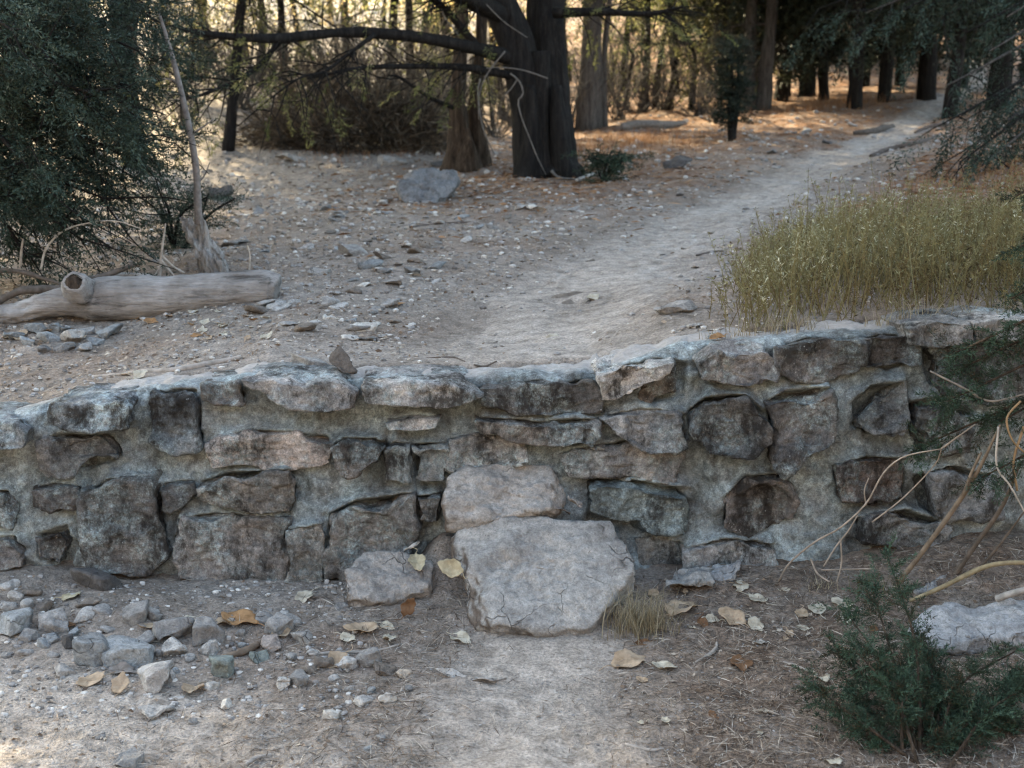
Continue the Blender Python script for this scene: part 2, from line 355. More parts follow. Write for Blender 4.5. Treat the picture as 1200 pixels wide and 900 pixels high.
M['gold'] = greens('yellow_leaf', [(0, (.16, .12, .055)), (.5, (.34, .27, .14)), (1, (.5, .42, .27))], .6)
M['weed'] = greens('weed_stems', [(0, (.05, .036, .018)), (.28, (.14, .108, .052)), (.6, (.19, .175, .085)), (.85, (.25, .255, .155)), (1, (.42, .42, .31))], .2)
M['straw'] = greens('straw', [(0, (.16, .125, .075)), (.5, (.31, .26, .17)), (1, (.45, .39, .28))], .3)
M['brush'] = greens('dead_brush', [(0, (.03, .025, .02)), (.5, (.085, .066, .05)), (1, (.17, .135, .10))], .1)
M['needle'] = greens('needle_litter', [(0, (.05, .036, .028)), (.35, (.14, .098, .072)), (.6, (.25, .19, .145)), (.85, (.38, .33, .275)), (1, (.52, .47, .41))], .1)
M['orange_needle'] = greens('orange_needles', [(0, (.11, .05, .025)), (.5, (.28, .135, .062)), (1, (.40, .24, .135))], .2)
g = NT('gravel_bits', .92, .2); c = g.ramp(g.attr('var'), [(0, (.12, .11, .105)), (.4, (.25, .24, .235)), (.75, (.36, .345, .33)), (1, (.52, .50, .47))]); c = g.mix(.7, c, g.ramp(g.noise(60, 4), [(.3, .65), (.7, 1.3)]), 'MULTIPLY'); g.base(c); M['gravel'] = g.m
# ------------------------------------------------------------------ ground
def masks(x, y):
    p = xy0(x, y); n = fbm(p, .5, 3, 40)
    cx, w = path_c(y.ravel()); dx = np.abs(x.ravel()-cx)/w
    pathm = 1-sm(.55, 1.25, dx+.3*n)
    up = sm(YW+.1, YW+.3, y.ravel())
    xr, yr = x.ravel(), y.ravel()
    lit_up = .32+.9*np.exp(-((xr-.25)/1.5)**2-((yr-13)/2.2)**2)+.8*sm(.2, 1.0, (xr-cx)-.45)*sm(6.5, 8.5, yr)+.75*sm(13, 18, yr)*sm(-2.5, .5, xr-(yr-18)*.05)+.5*np.exp(-((xr+2.6)/.9)**2-((yr-9.5)/2)**2)+.55*np.exp(-((xr+2.4)/.7)**2-((yr-6.9)/.6)**2)
    lit_lo = .25+.75*sm(.25, .75, xr)+.45*sm(-.25, -.5, xr)*sm(3.3, 3.6, yr)*(1-sm(3.95, 4.2, yr))*sm(-1.2, -.7, xr)
    litter = np.clip((lit_up*up+lit_lo*(1-up))+.25*n, 0, 1)*(1-.9*pathm)
    pale = np.clip(pathm*.52+up*.06*(1-sm(8, 14, yr))+up*1.0*sm(19, 26, yr)*(1-sm(-3, 3, xr))+(1-up)*1.7*np.exp(-((xr+1.35)/.6)**2-((yr-3.42)/.33)**2)+1.15*up*np.exp(-((xr+3.4)/2.9)**2-((yr-16)/5)**2)+.2*n, 0, 1)
    rust = np.clip(np.exp(-((xr-.4)/1.7)**2-((yr-13)/2.6)**2)*1.1+sm(.2, 1.0, (xr-cx)-.45)*sm(6.5, 9, yr)+sm(13, 17, yr)*sm(-1.5, .5, xr)+.3*n*up, 0, 1)*up
    litter = np.clip(litter+.5*rust*(1-pathm), 0, 1)*(1-.75*np.clip(pale, 0, 1)*(1-pathm))
    masks.rust = rust; return litter, pale
rr = np.concatenate([np.arange(.4, 2.7, .15), np.arange(2.7, 8, .0125), 8*1.0075**np.arange(0, 470)]); rr = rr[rr < 260]
az = np.concatenate([np.arange(-31, 31, .085), np.arange(31, 329, 4.0)])*PI/180
RR, AZ = np.meshgrid(rr, az, indexing='ij'); X = RR*np.sin(AZ); Y = RR*np.cos(AZ)
Z = H(X, Y, True)
nr, na = X.shape; i = np.arange(nr-1)[:, None]*na; j = np.arange(na)[None]; k = (j+1) % na
F = np.stack([i+j, i+na+j, i+na+k, i+k], -1).reshape(-1, 4)[:, ::-1]
li, pa = masks(X, Y)
V = np.stack([X.ravel(), Y.ravel(), Z.ravel()], 1)
V = np.vstack([V, [0, 0, 0]]); cen = len(V)-1; jj = np.arange(na)
F3 = np.stack([jj, (jj+1) % na, 0*jj+cen], 1)[:, ::-1]
me = mesh('ground', V, [F, F3], {'litter': np.append(li, 0), 'pale': np.append(pa, 0), 'rust': np.append(masks.rust, 0)})
tag(link('ground', me, M['ground']), kind='structure')
# trodden trail: a low crowned sheet that dips under the soil along a ragged edge
def trail(name, y0, y1, stp, nac, lift):
    ys = [y0]
    while ys[-1] < y1: ys.append(ys[-1]+stp*max(1, ys[-1]/6))
    ys = np.array(ys); u = np.linspace(-1.5, 1.5, nac); cx, w = path_c(ys)
    X = cx[:, None]+u[None]*w[:, None]; Y = np.repeat(ys[:, None], nac, 1)
    n = fbm(xy0(X, Y), .3, 4, 77).reshape(X.shape)
    far = np.maximum(1, Y/7)
    endf = np.minimum(sm(y0, y0+.25, Y), 1-sm(y1-.4, y1, Y))
    Z = H(X, Y)+(lift*(.62-np.abs(u[None])**1.6)+.011*n-.012*(1-endf))*far+.0015*fbm(xy0(X, Y), .05, 3, 5).reshape(X.shape)
    nr, na = X.shape; i = np.arange(nr-1)[:, None]*na; j = np.arange(na-1)[None]
    F = np.stack([i+j, i+j+1, i+na+j+1, i+na+j], -1).reshape(-1, 4)
    li, pa = masks(X, Y)
    tag(link(name, mesh(name, np.stack([X.ravel(), Y.ravel(), Z.ravel()], 1), F, {'litter': li*.3, 'pale': np.clip(pa+.05, 0, 1)}), M['path']), kind='structure')
trail('dirt_path', YW+.26, 32, .016, 110, .014)
trail('lower_dirt_path', 2.2, 4.25, .014, 90, .011)

BLUE, DARK, BRN, PINK, GREY, TEAL, PALE, RED = (.125, .14, .15), (.085, .08, .078), (.115, .095, .08), (.26, .215, .19), (.19, .18, .172), (.085, .115, .12), (.34, .315, .29), (.12, .085, .072)
# outline in photo pixels, how far it stands proud (m), bottom tilt, colour, cap?, amp
WST = [
 ([(-60, 488), (0, 487), (28, 489), (42, 500), (38, 517), (0, 519), (-60, 517)], .10, .3, BLUE, 1),
 ([(68, 470), (100, 463), (148, 462), (158, 472), (155, 496), (132, 503), (88, 497), (70, 490)], .09, .3, BLUE, 1),
 ([(172, 460), (200, 452), (232, 456), (240, 480), (238, 524), (205, 532), (182, 515), (172, 488)], .055, .5, (.085, .10, .112), 1),
 ([(240, 449), (284, 446), (288, 472), (262, 474), (243, 466)], .05, .3, BRN, 1),
 ([(293, 440), (330, 439), (395, 444), (415, 456), (410, 473), (385, 478), (345, 473), (318, 460), (296, 447)], .095, .2, GREY, 1),
 ([(430, 446), (470, 441), (535, 443), (563, 459), (540, 470), (515, 473), (470, 469), (434, 466)], .10, .1, GREY, 1),
 ([(566, 452), (620, 446), (690, 444), (702, 460), (700, 484), (660, 490), (600, 484), (566, 472)], .045, .1, DARK, 1),
 ([(700, 432), (740, 424), (785, 419), (780, 438), (740, 464), (704, 468)], .075, -.3, PALE, 1),
 ([(748, 446), (790, 420), (812, 424), (808, 468), (770, 478), (745, 474)], .03, .1, BRN, 0),
 ([(812, 420), (840, 402), (890, 404), (912, 425), (905, 448), (862, 456), (822, 448)], .075, .0, (.15, .14, .135), 1),
 ([(908, 405), (950, 396), (1008, 398), (1012, 425), (985, 446), (935, 446), (910, 432)], .06, -.1, DARK, 1),
 ([(1008, 396), (1040, 388), (1072, 395), (1075, 425), (1040, 440), (1010, 430)], .05, .0, DARK, 1),
 ([(1056, 381), (1090, 373), (1126, 374), (1130, 396), (1095, 404), (1060, 400)], .09, .0, GREY, 1),
 ([(1130, 374), (1160, 369), (1186, 374), (1220, 375), (1220, 392), (1170, 396), (1134, 394)], .09, .0, GREY, 1),
 ([(1080, 405), (1140, 402), (1220, 402), (1220, 462), (1150, 470), (1085, 455)], .04, .1, DARK, 0),
 ([(50, 514), (75, 506), (128, 508), (144, 530), (138, 546), (90, 556), (52, 550)], .035, .5, (.12, .12, .122), 0),
 ([(244, 520), (290, 503), (345, 505), (388, 512), (384, 540), (330, 548), (250, 543)], .03, .2, PINK, 0),
 ([(386, 525), (402, 514), (438, 513), (455, 518), (448, 536), (425, 549), (402, 551), (390, 542)], .085, .3, BRN, 0),
 ([(40, 572), (62, 566), (94, 568), (101, 580), (92, 592), (66, 597), (42, 588)], .05, .1, (.085, .075, .07), 0),
 ([(100, 572), (128, 560), (186, 558), (196, 600), (198, 640), (178, 662), (120, 660), (100, 640), (103, 600)], .075, .3, (.105, .095, .088), 0),
 ([(190, 566), (228, 562), (232, 586), (216, 600), (194, 598)], .04, .2, (.09, .085, .08), 0),
 ([(234, 564), (266, 553), (344, 549), (348, 575), (340, 597), (290, 595), (240, 588)], .07, -.2, (.14, .125, .11), 0),
 ([(212, 606), (250, 600), (338, 606), (338, 650), (334, 680), (270, 685), (216, 675), (205, 640)], .055, .1, (.15, .135, .125), 0),
 ([(340, 618), (378, 612), (384, 640), (382, 676), (358, 684), (334, 676), (334, 640)], .085, .2, (.17, .155, .135), 0),
 ([(386, 600), (420, 584), (486, 576), (492, 610), (480, 650), (430, 672), (384, 668), (382, 630)], .075, .0, (.145, .128, .115), 0),
 ([(486, 580), (518, 577), (516, 605), (490, 604)], .07, .0, (.13, .12, .11), 0),
 ([(454, 524), (462, 517), (481, 519), (482, 559), (454, 557)], .06, .1, (.155, .16, .158), 0),
 ([(484, 519), (527, 518), (524, 559), (484, 560)], .063, .1, (.17, .175, .172), 0),
 ([(455, 492), (480, 486), (514, 487), (510, 496), (485, 499), (458, 498)], .06, .3, GREY, 0),
 ([(526, 514), (570, 508), (612, 513), (617, 540), (600, 548), (535, 552), (524, 545)], .045, .2, GREY, 0),
 ([(560, 489), (600, 490), (638, 494), (640, 515), (612, 514), (566, 502)], .075, -.1, (.135, .115, .10), 0),
 ([(640, 492), (672, 489), (703, 492), (706, 512), (690, 522), (662, 526), (642, 516)], .06, .3, (.14, .132, .125), 0),
 ([(660, 530), (700, 520), (760, 512), (798, 530), (796, 562), (765, 556), (700, 563), (668, 556)], .028, .2, GREY, 0),
 ([(704, 488), (750, 478), (806, 484), (806, 520), (785, 528), (752, 525), (720, 508)], .055, .4, (.16, .165, .168), 0),
 ([(690, 568), (740, 561), (800, 570), (808, 592), (804, 618), (750, 620), (712, 610), (692, 590)], .085, .1, TEAL, 0),
 ([(805, 480), (828, 464), (870, 462), (893, 480), (896, 512), (870, 534), (835, 528), (808, 506)], .10, .3, (.105, .102, .10), 0),
 ([(896, 470), (920, 456), (968, 453), (973, 478), (970, 510), (940, 540), (912, 548), (898, 525)], .10, .3, (.09, .083, .08), 0),
 ([(996, 470), (1020, 450), (1058, 446), (1060, 480), (1052, 506), (1015, 512), (998, 498)], .06, .4, (.14, .148, .15), 0),
 ([(1062, 470), (1110, 462), (1150, 480), (1140, 530), (1080, 535), (1060, 505)], .05, .1, DARK, 0),
 ([(848, 580), (872, 556), (918, 554), (934, 575), (926, 604), (880, 626), (846, 612)], .055, -.2, (.125, .108, .10), 0),
 ([(975, 545), (1015, 534), (1060, 536), (1066, 575), (1030, 592), (978, 584)], .05, .3, RED, 0),
 ([(1070, 555), (1120, 545), (1170, 560), (1170, 600), (1110, 612), (1072, 595)], .06, .2, (.12, .13, .14), 0),
 ([(1000, 605), (1060, 595), (1110, 612), (1105, 640), (1040, 646), (1000, 632)], .06, .2, (.16, .165, .17), 0),
 ([(800, 640), (850, 628), (900, 634), (905, 655), (850, 664), (800, 660)], .07, .2, GREY, 0),
 ([(-50, 572), (10, 574), (22, 590), (20, 612), (-50, 612)], .05, .2, (.10, .088, .08), 0),
 ([(-50, 628), (20, 626), (33, 640), (30, 660), (-50, 660)], .06, .2, (.11, .10, .095), 0),
 ([(40, 625), (80, 612), (96, 640), (86, 665), (44, 662)], .035, .2, (.085, .075, .07), 0),
 ([(745, 630), (800, 628), (815, 650), (800, 668), (745, 668)], .0, .1, (.13, .14, .14), 0)]
def LEDGE(x, z):
    """mortar slopes up onto the head of each stone and falls back under its foot"""
    out = np.zeros_like(x); und = np.zeros_like(x)
    for pl, pr, tl, colr, cap in WST:
        w = np.array([P(a, b, YW) for a, b in pl]); c = w.mean(0); up_ = w[w[:, 2] >= c[2]]; dn = w[w[:, 2] < c[2]]; up_ = up_[np.argsort(up_[:, 0])]; dn = dn[np.argsort(dn[:, 0])]
        x0, x1 = w[:, 0].min(), w[:, 0].max(); inx = sm(x0-.02, x0+.03, x)*(1-sm(x1-.03, x1+.02, x))
        dz = z-np.interp(x, up_[:, 0], up_[:, 2]); db = np.interp(x, dn[:, 0], dn[:, 2])-z
        if not cap: out = np.maximum(out, inx*(pr*.7+.004)*np.exp(-np.clip(dz, 0, 1)/.022)*sm(-.012, .0, dz))
        und = np.minimum(und, -inx*(.008+.14*pr)*np.exp(-np.clip(db, 0, 1)/.03)*sm(-.02, .0, db))
    return out+und*(out < .012)
# ------------------------------------------------------------------ the wall
def INSIDE(x, z):
    """how far inside some stone's traced outline (m), negative outside"""
    out = np.full(x.shape, -.05); q = np.stack([x, z, 0*x], 1); wx = x+.008*fbm(q, .05, 2, 91); wz = z+.008*fbm(q, .05, 2, 92)
    for pl, pr, tl, colr, cap in WST:
        w = np.array([P(a, b, YW) for a, b in pl])[:, [0, 2]]; lo, hi = w.min(0)-.03, w.max(0)+.03
        k = np.where((wx > lo[0]) & (wx < hi[0]) & (wz > lo[1]) & (wz < hi[1]))[0]
        if not len(k): continue
        p = np.stack([wx[k], wz[k]], 1); d = np.full(len(k), 9.); inn = np.zeros(len(k), bool)
        for i in range(len(w)):
            a, b = w[i-1], w[i]; e = b-a; t = np.clip(((p-a)@e)/(e@e+1e-12), 0, 1); d = np.minimum(d, np.linalg.norm(p-a-t[:, None]*e, axis=1))
            c = ((a[1] > p[:, 1]) != (b[1] > p[:, 1])); xi = a[0]+(p[:, 1]-a[1])/(b[1]-a[1]+1e-12)*(b[0]-a[0]); inn ^= c & (p[:, 0] < xi)
        out[k] = np.maximum(out[k], np.where(inn, d, -d))
    return out
wall = tag(empty('stone_wall', (0, YW+.15, 0)), 'low mortared rubble stone wall crossing the whole picture below the upper trail', 'wall')
WB = np.array([0, YW+.15, 0])
x = np.arange(-3.6, 3.9, .009); s = np.arange(0, 1.55, .009)           # s runs up the face and back over the top
XX, S = np.meshgrid(x, s, indexing='ij'); zt = ztop(XX)-.018; z0 = -.18
hf = zt-z0; r0 = .035
Zw = np.minimum(z0+S, zt); over = np.clip(S-hf, 0, .42)
Yw = YW+.014+over; Zw = Zw-.02*sm(.18, .42, over)-.3*sm(.34, .42, over)
kk = np.clip(1-np.abs(S-hf)/.05, 0, 1); Zw = Zw-.016*kk**2; Yw = Yw+.012*kk**2
q = np.stack([XX.ravel(), Yw.ravel(), Zw.ravel()], 1)
n = .024*fbm(q, .20, 3, 50)+.012*fbm(q, .06, 3, 51)+.006*ridged(q, .05, 3, 53)+.0035*fbm(q, .018, 3, 52)
lev = LEDGE(q[:, 0], q[:, 2]); n = np.clip(n, -.03, .03)+lev
face = (1-sm(0, .05, over)).ravel()
ins = INSIDE(q[:, 0], q[:, 2]); n = n-.055*sm(.008, .022, ins)
q[:, 1] -= n*face; q[:, 2] += .55*n*(1-face)+.2*n*face
lowm = (1-sm(.0, .25, Zw-zbas(XX))).ravel()
q[:, 1] -= .02*lowm*face
dust = np.clip(sm(.02, .14, over).ravel()*.95+.25*fbm(q, .1, 3, 60), 0, 1)*sm(-.01, .05, over).ravel()
nr, na = XX.shape; i = np.arange(nr-1)[:, None]*na; j = np.arange(na-1)[None]
F = np.stack([i+j, i+na+j, i+na+j+1, i+j+1], -1).reshape(-1, 4)
link('mortar', mesh('mortar', q-WB, F, {'dust': dust}), M['mortar'], wall, color=(1, 1, 1))

for si, (pl, pr, tl, colr, cap) in enumerate(WST):
    w = np.array([P(a, b, YW) for a, b in pl]); c = w.mean(0); pts = []
    w = c+(w-c)*np.array([1.09, 1, 1.0 if cap else 1.09]); w[:, 2] += .003*cap
    zc, hz = c[2], (w[:, 2].max()-w[:, 2].min())/2
    for v in w:
        up_ = (v[2]-zc)/max(hz, .02)
        f = c+(v-c)*.93; dep = (pr+.012)*(1-tl*.45*up_)
        pts.append([f[0], YW-dep, f[2]+(.0 if not cap else 0)])
        pts.append([v[0], YW-dep*.80, v[2]]); pts.append([c[0]+(v[0]-c[0])*1.02, YW+(.10 if not cap else .24), c[2]+(v[2]-c[2])*(1.0 if not cap else .92)])
    sz = min(np.ptp(w[:, 0]), np.ptp(w[:, 2])); e = min(1, sz/.20)
    V, F = hullrock(pts, 6 if len(pl) > 5 else 5, 100+si, 95, .007*e, .004*e**.5, .005*e, .003*e, 34, .014*e)
    cc = np.array(colr); cc = cc*.6+cc.mean()*.4*np.array([.97, 1, 1.02]); link('stone', mesh('stone', V-WB, F), M['wstone'], wall, color=tuple(cc*1.4))
# ------------------------------------------------------------------ leaves, sprays, trees
def unit(v): return v/(np.linalg.norm(v, axis=-1, keepdims=True)+1e-9)
def leafquads(p, d, L, W, var, up=None, r=None):
    """one diamond per leaf: p base, d direction, L length, W width"""
    r = r or rng; n = len(p); d = unit(d)
    a = r.normal(size=(n, 3)) if up is None else up+.5*r.normal(size=(n, 3))
    s = unit(np.cross(d, a)); L = np.broadcast_to(L, n)[:, None]; W = np.broadcast_to(W, n)[:, None]
    u = np.cross(s, d)
    V = np.stack([p, p+d*L*.45+s*W/2+u*L*.05, p+d*L, p+d*L*.45-s*W/2+u*L*.05], 1).reshape(-1, 3)
    F = np.arange(4*n).reshape(-1, 4)
    return V, F, np.repeat(np.broadcast_to(var, n), 4)
def spray_tmpl(ns, nl, r):
    """flat feathery spray along +X of unit length: leaf bases and directions"""
    p, d = [], []
    for k in range(ns):
        t = (k+.5)/ns; sgn = 1 if k % 2 else -1; b = np.array([t, 0, -.12*t*t]); l = .42*(1-t*.65)*r.uniform(.7, 1.2)
        ang = sgn*r.uniform(.5, .95); e = np.array([math.cos(ang), math.sin(ang), r.uniform(-.35, .3)])
        for q in range(nl):
            s = (q+.6)/nl; p.append(b+e*l*s); d.append(e+r.normal(size=3)*.55)
    for q in range(nl*2):
        p.append([q/nl/2, 0, -.12*(q/nl/2)**2]); d.append(np.array([1, 0, 0])+r.normal(size=3)*.6)
    return np.array(p), np.array(d)
def sprays(B, D, S, ns, nl, L, W, seed=0, shade=None):
    """B bases, D directions, S lengths of many sprays -> leaf mesh arrays"""
    r = np.random.default_rng(seed); T = [spray_tmpl(ns, nl, r) for _ in range(5)]; D = unit(D); PV, DV, VV = [], [], []
    up = unit(np.array([0, 0, 1.])+.45*r.normal(size=D.shape)); Y = unit(np.cross(up, D)); Zx = np.cross(D, Y); tone = r.uniform(0, .75, len(B)) if shade is None else shade
    for i in range(len(B)):
        p, d = T[r.integers(5)]; Mx = np.stack([D[i], Y[i], Zx[i]]); PV.append(B[i]+(p*S[i])@Mx); DV.append(d@Mx); VV.append(np.clip(tone[i]+r.uniform(-.15, .35, len(p)), 0, 1))
    p = np.concatenate(PV); n = len(p)
    return leafquads(p, np.concatenate(DV), L*r.uniform(.6, 1.3, n), W*r.uniform(.7, 1.2, n), np.concatenate(VV), r=r)
def clumps(C, Rd, n, L, W, seed=0, flat=.75):
    r = np.random.default_rng(seed); C = np.asarray(C, float); Rd = np.broadcast_to(Rd, len(C)); wgt = Rd**2; k = r.choice(len(C), n, p=wgt/wgt.sum())
    u = unit(r.normal(size=(n, 3)))*(r.uniform(0, 1, n)**.5)[:, None]; u[:, 2] *= flat
    sub = C[k]+u*Rd[k][:, None]
    g = fbm(sub+seed, .35, 2, seed); keep = g > -.12; sub, k, u = sub[keep], k[keep], u[keep]; n = len(sub)
    tone = r.uniform(0, .6, len(C))[k]+r.uniform(-.1, .4, n)
    return leafquads(sub, u+r.normal(size=(n, 3))*.8, L*r.uniform(.6, 1.3, n), W*r.uniform(.6, 1.2, n), np.clip(tone, 0, 1), r=r)
def foliage(name, q, mat, parent, base):
    return link(name, mesh(name, q[0]-np.asarray(base), q[1], {'var': q[2]}), mat, parent)
def pp(pts, Y):                                             # pixel trace -> points; Y number or (Y0, Y1)
    n = len(pts); ys = np.linspace(*Y, n) if isinstance(Y, (tuple, list)) else [Y]*n
    return np.array([P(a, b, y) for (a, b), y in zip(pts, ys)])
def limb(parent, base, pts, r, mat, seg=7, n=18, wob=.15, name='limb', color=None):
    b = MB(); b.tube(spline(pts, n), r, seg, wob, int(rng.integers(999))); return b.part(name, mat, parent, base, color=color)
def branchlets(mb, pts, n, L, r0, seed, down=.2, spread=1.0):
    """fine side twigs on a limb, returns tip positions and directions"""
    r = np.random.default_rng(seed); S = spline(pts, 40); T = unit(np.gradient(S, axis=0)); tips, dirs = [], []
    for k in range(n):
        i = r.integers(6, 40); d = unit(T[i]+r.normal(size=3)*spread+np.array([0, 0, -down])); l = L*r.uniform(.4, 1.2)
        a = S[i]; m = a+d*l*.5+r.normal(size=3)*l*.12; e = a+d*l+np.array([0, 0, -.15*l])
        mb.tube(spline([a, m, e], 6), [r0, r0*.35], 4, 0, 0, False); tips += [m, e]; dirs += [d, d]
    return np.array(tips), np.array(dirs)

# --- the big dark juniper in the middle
b0 = G(638, 207); Y0 = b0[1]
big = tag(empty('juniper_tree', b0), 'big dark twin trunked juniper tree standing beside the trail in the middle', 'tree')
tr = MB()
tA = spline(pp([(626, 214), (623, 190), (619, 140), (613, 95), (603, 50), (585, 5), (560, -60), (520, -170)], Y0), 60)
tB = spline(pp([(656, 212), (651, 190), (647, 130), (643, 70), (640, 10), (645, -80), (650, -190), (640, -330)], (Y0, Y0+.6)), 70)
tr.tube(tA, [.23, .175, .165, .17, .17, .16, .13, .06], 26, .16, 3); tr.tube(tB, [.27, .20, .185, .19, .19, .17, .12, .05], 28, .16, 5)
tr.tube(spline(pp([(668, 212), (660, 185), (655, 140), (652, 100)], Y0-.12), 24), [.15, .11, .09, .05], 16, .2, 8)
tr.tube(spline(pp([(614, 212), (619, 180), (622, 140), (622, 100)], Y0-.14), 20), [.12, .09, .08, .05], 14, .2, 9)
tr.tube(spline(pp([(640, 213), (637, 180), (634, 130), (632, 60)], Y0-.05), 20), [.12, .10, .09, .09], 14, .2, 10)
tr.part('trunk', M['bark_dark'], big, b0)
LB = [([(606, 70), (570, 60), (520, 49), (470, 41), (400, 38), (330, 45), (270, 43), (213, 34)], (Y0, Y0-2.2), [.085, .06, .05, .04, .02]),
      ([(596, 20), (560, 5), (520, -15), (450, -30), (380, -40)], (Y0, Y0-1.5), [.10, .07, .04]),
      ([(612, 92), (575, 84), (530, 78), (470, 78), (420, 80), (360, 92)], (Y0, Y0-1.2), [.05, .03, .012]),
      ([(330, 45), (308, 72), (285, 90), (240, 110), (205, 119)], (Y0-1.4, Y0-2.0), [.028, .02, .008]),
      ([(650, 15), (700, 14), (760, 16), (800, 8)], (Y0, Y0-.8), [.06, .03, .012]),
      ([(440, 40), (410, 62), (380, 84), (350, 92), (300, 128)], (Y0-1.2, Y0-1.8), [.022, .014, .006]),
      ([(560, 55), (530, 20), (500, -10), (470, -60)], (Y0-.2, Y0-.8), [.045, .03, .015]),
      ([(640, -80), (760, -140), (900, -160)], (Y0, Y0-2), [.10, .06, .03]), ([(600, -40), (480, -150), (350, -220)], (Y0, Y0-2.5), [.11, .07, .03]), ([(648, -150), (560, -260), (480, -330)], (Y0, Y0-3), [.08, .05, .02])]
tw = MB(); tips, dirs = [], []
for i, (pt, yy, r) in enumerate(LB):
    q = pp(pt, yy); limb(big, b0, q, r, M['bark_dark'])
    t_, d_ = branchlets(tw, q, 26 if i < 7 else 40, .55 if i < 7 else 1.0, .008, 300+i, .3); tips.append(t_); dirs.append(d_)
tag(tw.part('twigs', M['bark_dark'], big, b0), kind='stuff')
for pt, yy, r in [([(642, 92), (612, 82), (580, 79), (556, 84), (541, 97)], Y0-.3, .008), ([(598, 86), (609, 96), (613, 110), (607, 119), (612, 140), (622, 165), (630, 185), (640, 205)], Y0-.35, .0095), ([(607, 92), (598, 105), (590, 112)], Y0-.35, .009),
                  ([(514, -5), (520, 18), (530, 32), (538, 42)], Y0-.5, .009), ([(565, 0), (590, 25), (618, 44)], Y0-.4, .008), ([(563, 92), (560, 110), (566, 150), (580, 182)], Y0-.4, .009), ([(592, 60), (572, 85), (562, 110), (561, 140)], Y0-.4, .009), ([(646, 200), (655, 208), (675, 210)], Y0-.4, .018)]:
    limb(big, b0, pp(pt, yy), [r, r*.5], M['twig'], 6, 16, .1, 'dead_branch', (.12, .11, .102))
tips = np.concatenate(tips); dirs = np.concatenate(dirs)
r = np.random.default_rng(5); kk = r.choice(len(tips), 170); foliage('low_foliage', sprays(tips[kk], dirs[kk]+[0, 0, -.3], r.uniform(.12, .34, 170), 9, 5, .04, .008, 11), M['olive'], big, b0)
def canopy(c, rad, hgt, n, seed):
    r = np.random.default_rng(seed); u = unit(r.normal(size=(n, 3)))*(r.uniform(.25, 1, n)**.5)[:, None]
    return np.asarray(c)+u*np.array([rad, rad, hgt]), r.uniform(.5, .95, n)*rad*.33
C, R_ = canopy(b0+[0, -.4, 6.3], 3.6, 2.9, 60, 2); C = C[C[:, 2] > b0[2]+3.0]; foliage('crown', clumps(C, .95, 26000, .13, .07, 3), M['conifer'], big, b0)

# --- brown split trunk beside it
b1 = G(548, 197); y1 = b1[1]
t = tag(empty('juniper_tree', b1), 'shaggy brown split trunk tree just left of the big dark juniper', 'tree')
m = MB(); m.tube(spline(pp([(538, 205), (540, 170), (537, 120), (539, 60), (541, 0), (536, -90), (530, -190)], y1), 50), [.19, .12, .08, .075, .075, .06, .03], 20, .26, 21); m.tube(spline(pp([(561, 203), (560, 170), (557, 120), (562, 60), (567, 0), (585, -110)], y1+.15), 44), [.15, .10, .065, .06, .055, .03], 18, .26, 22); m.tube(spline(pp([(549, 202), (549, 175), (548, 150)], y1-.08), 14), [.15, .10, .03], 14, .3, 23)
m.part('trunk', M['bark_brown'], t, b1)
limb(t, b1, pp([(541, 0), (500, -60), (440, -110)], (y1, y1-1)), [.06, .02], M['bark_brown']); limb(t, b1, pp([(540, 130), (505, 115), (470, 92), (455, 88)], (y1, y1-.5)), [.03, .008], M['bark_dark'])
C, R_ = canopy(b1+[-1.0, .5, 5.2], 2.4, 1.9, 30, 6); foliage('crown', clumps(C, .9, 14000, .13, .07, 7), M['conifer'], t, b1)

# --- general tree: trunk traced in the picture's upright plane, crown above
def tree(label, px, py, top, rad, mat, crown=None, group=None, lean=0, low=None, seed=0, name='pine_tree', cat='tree', cmat='conifer', limbs=6, Yd=None):
    b = G(px, py) if Yd is None else np.array([P(px, 0, Yd)[0], Yd, h1(P(px, 0, Yd)[0], Yd)])
    r = np.random.default_rng(seed+900); t = tag(empty(name, b), label, cat, group)
    ht = top; pts = np.array([[lean*f+.06*r.normal()*(f > 0), .06*r.normal()*(f > 0), f*ht] for f in np.linspace(0, 1, 6)])+b; pts[0, 2] -= .1
    m = MB(); S = spline(pts, 40); m.tube(S, [rad*1.5, rad*1.05, rad, rad*.9, rad*.7, rad*.45, rad*.15], 12, .14, seed); m.part('trunk', M[mat], t, b)
    tp, td = [], []; mb = MB()
    for k in range(limbs):
        i = r.integers(7, 27) if low else r.integers(10, 38); a = S[i]; th = r.uniform(0, 2*PI); L = r.uniform(.5, 1.)*(crown[1] if crown else 1.0)*.9
        d = np.array([math.cos(th), math.sin(th), r.uniform(-.25, .5)]); e = a+d*L
        q = [a, a+d*L*.5+[0, 0, .08*L], e+[0, 0, -.1*L]]; limb(t, b, q, [rad*.32, rad*.08], M[mat], 5, 10)
        x_, y_ = branchlets(mb, q, 22, .75, .007, seed*7+k, .2); tp.append(x_); td.append(y_)
    if mb.n: tag(mb.part('twigs', M[mat], t, b), kind='stuff')
    if crown:
        cz, cr, ch, n, lf = crown; C, R_ = canopy(b+[lean*.8, 0, cz], cr, ch, 45, seed); C = C[C[:, 2] > b[2]+.5]
        foliage('crown', clumps(C, cr*.34, n, lf, lf*.5, seed), M[cmat], t, b)
    if low and tp:                                          # sprays hanging from the lower limbs
        tp = np.concatenate(tp); td = np.concatenate(td); k = r.choice(len(tp), low*2); foliage('low_foliage', sprays(tp[k], td[k]+[0, 0, -.4], r.uniform(.3, .7, low*2), 9, 6, .055, .017, seed), M[cmat], t, b)
    return t
tree('broad grey trunked tree standing right behind the big dark juniper', 690, 152, 8, .145, 'bark_grey', (5.2, 2.6, 2.9, 18000, .11), seed=11, low=30)
GR = 'thin dark trees in the middle distance'
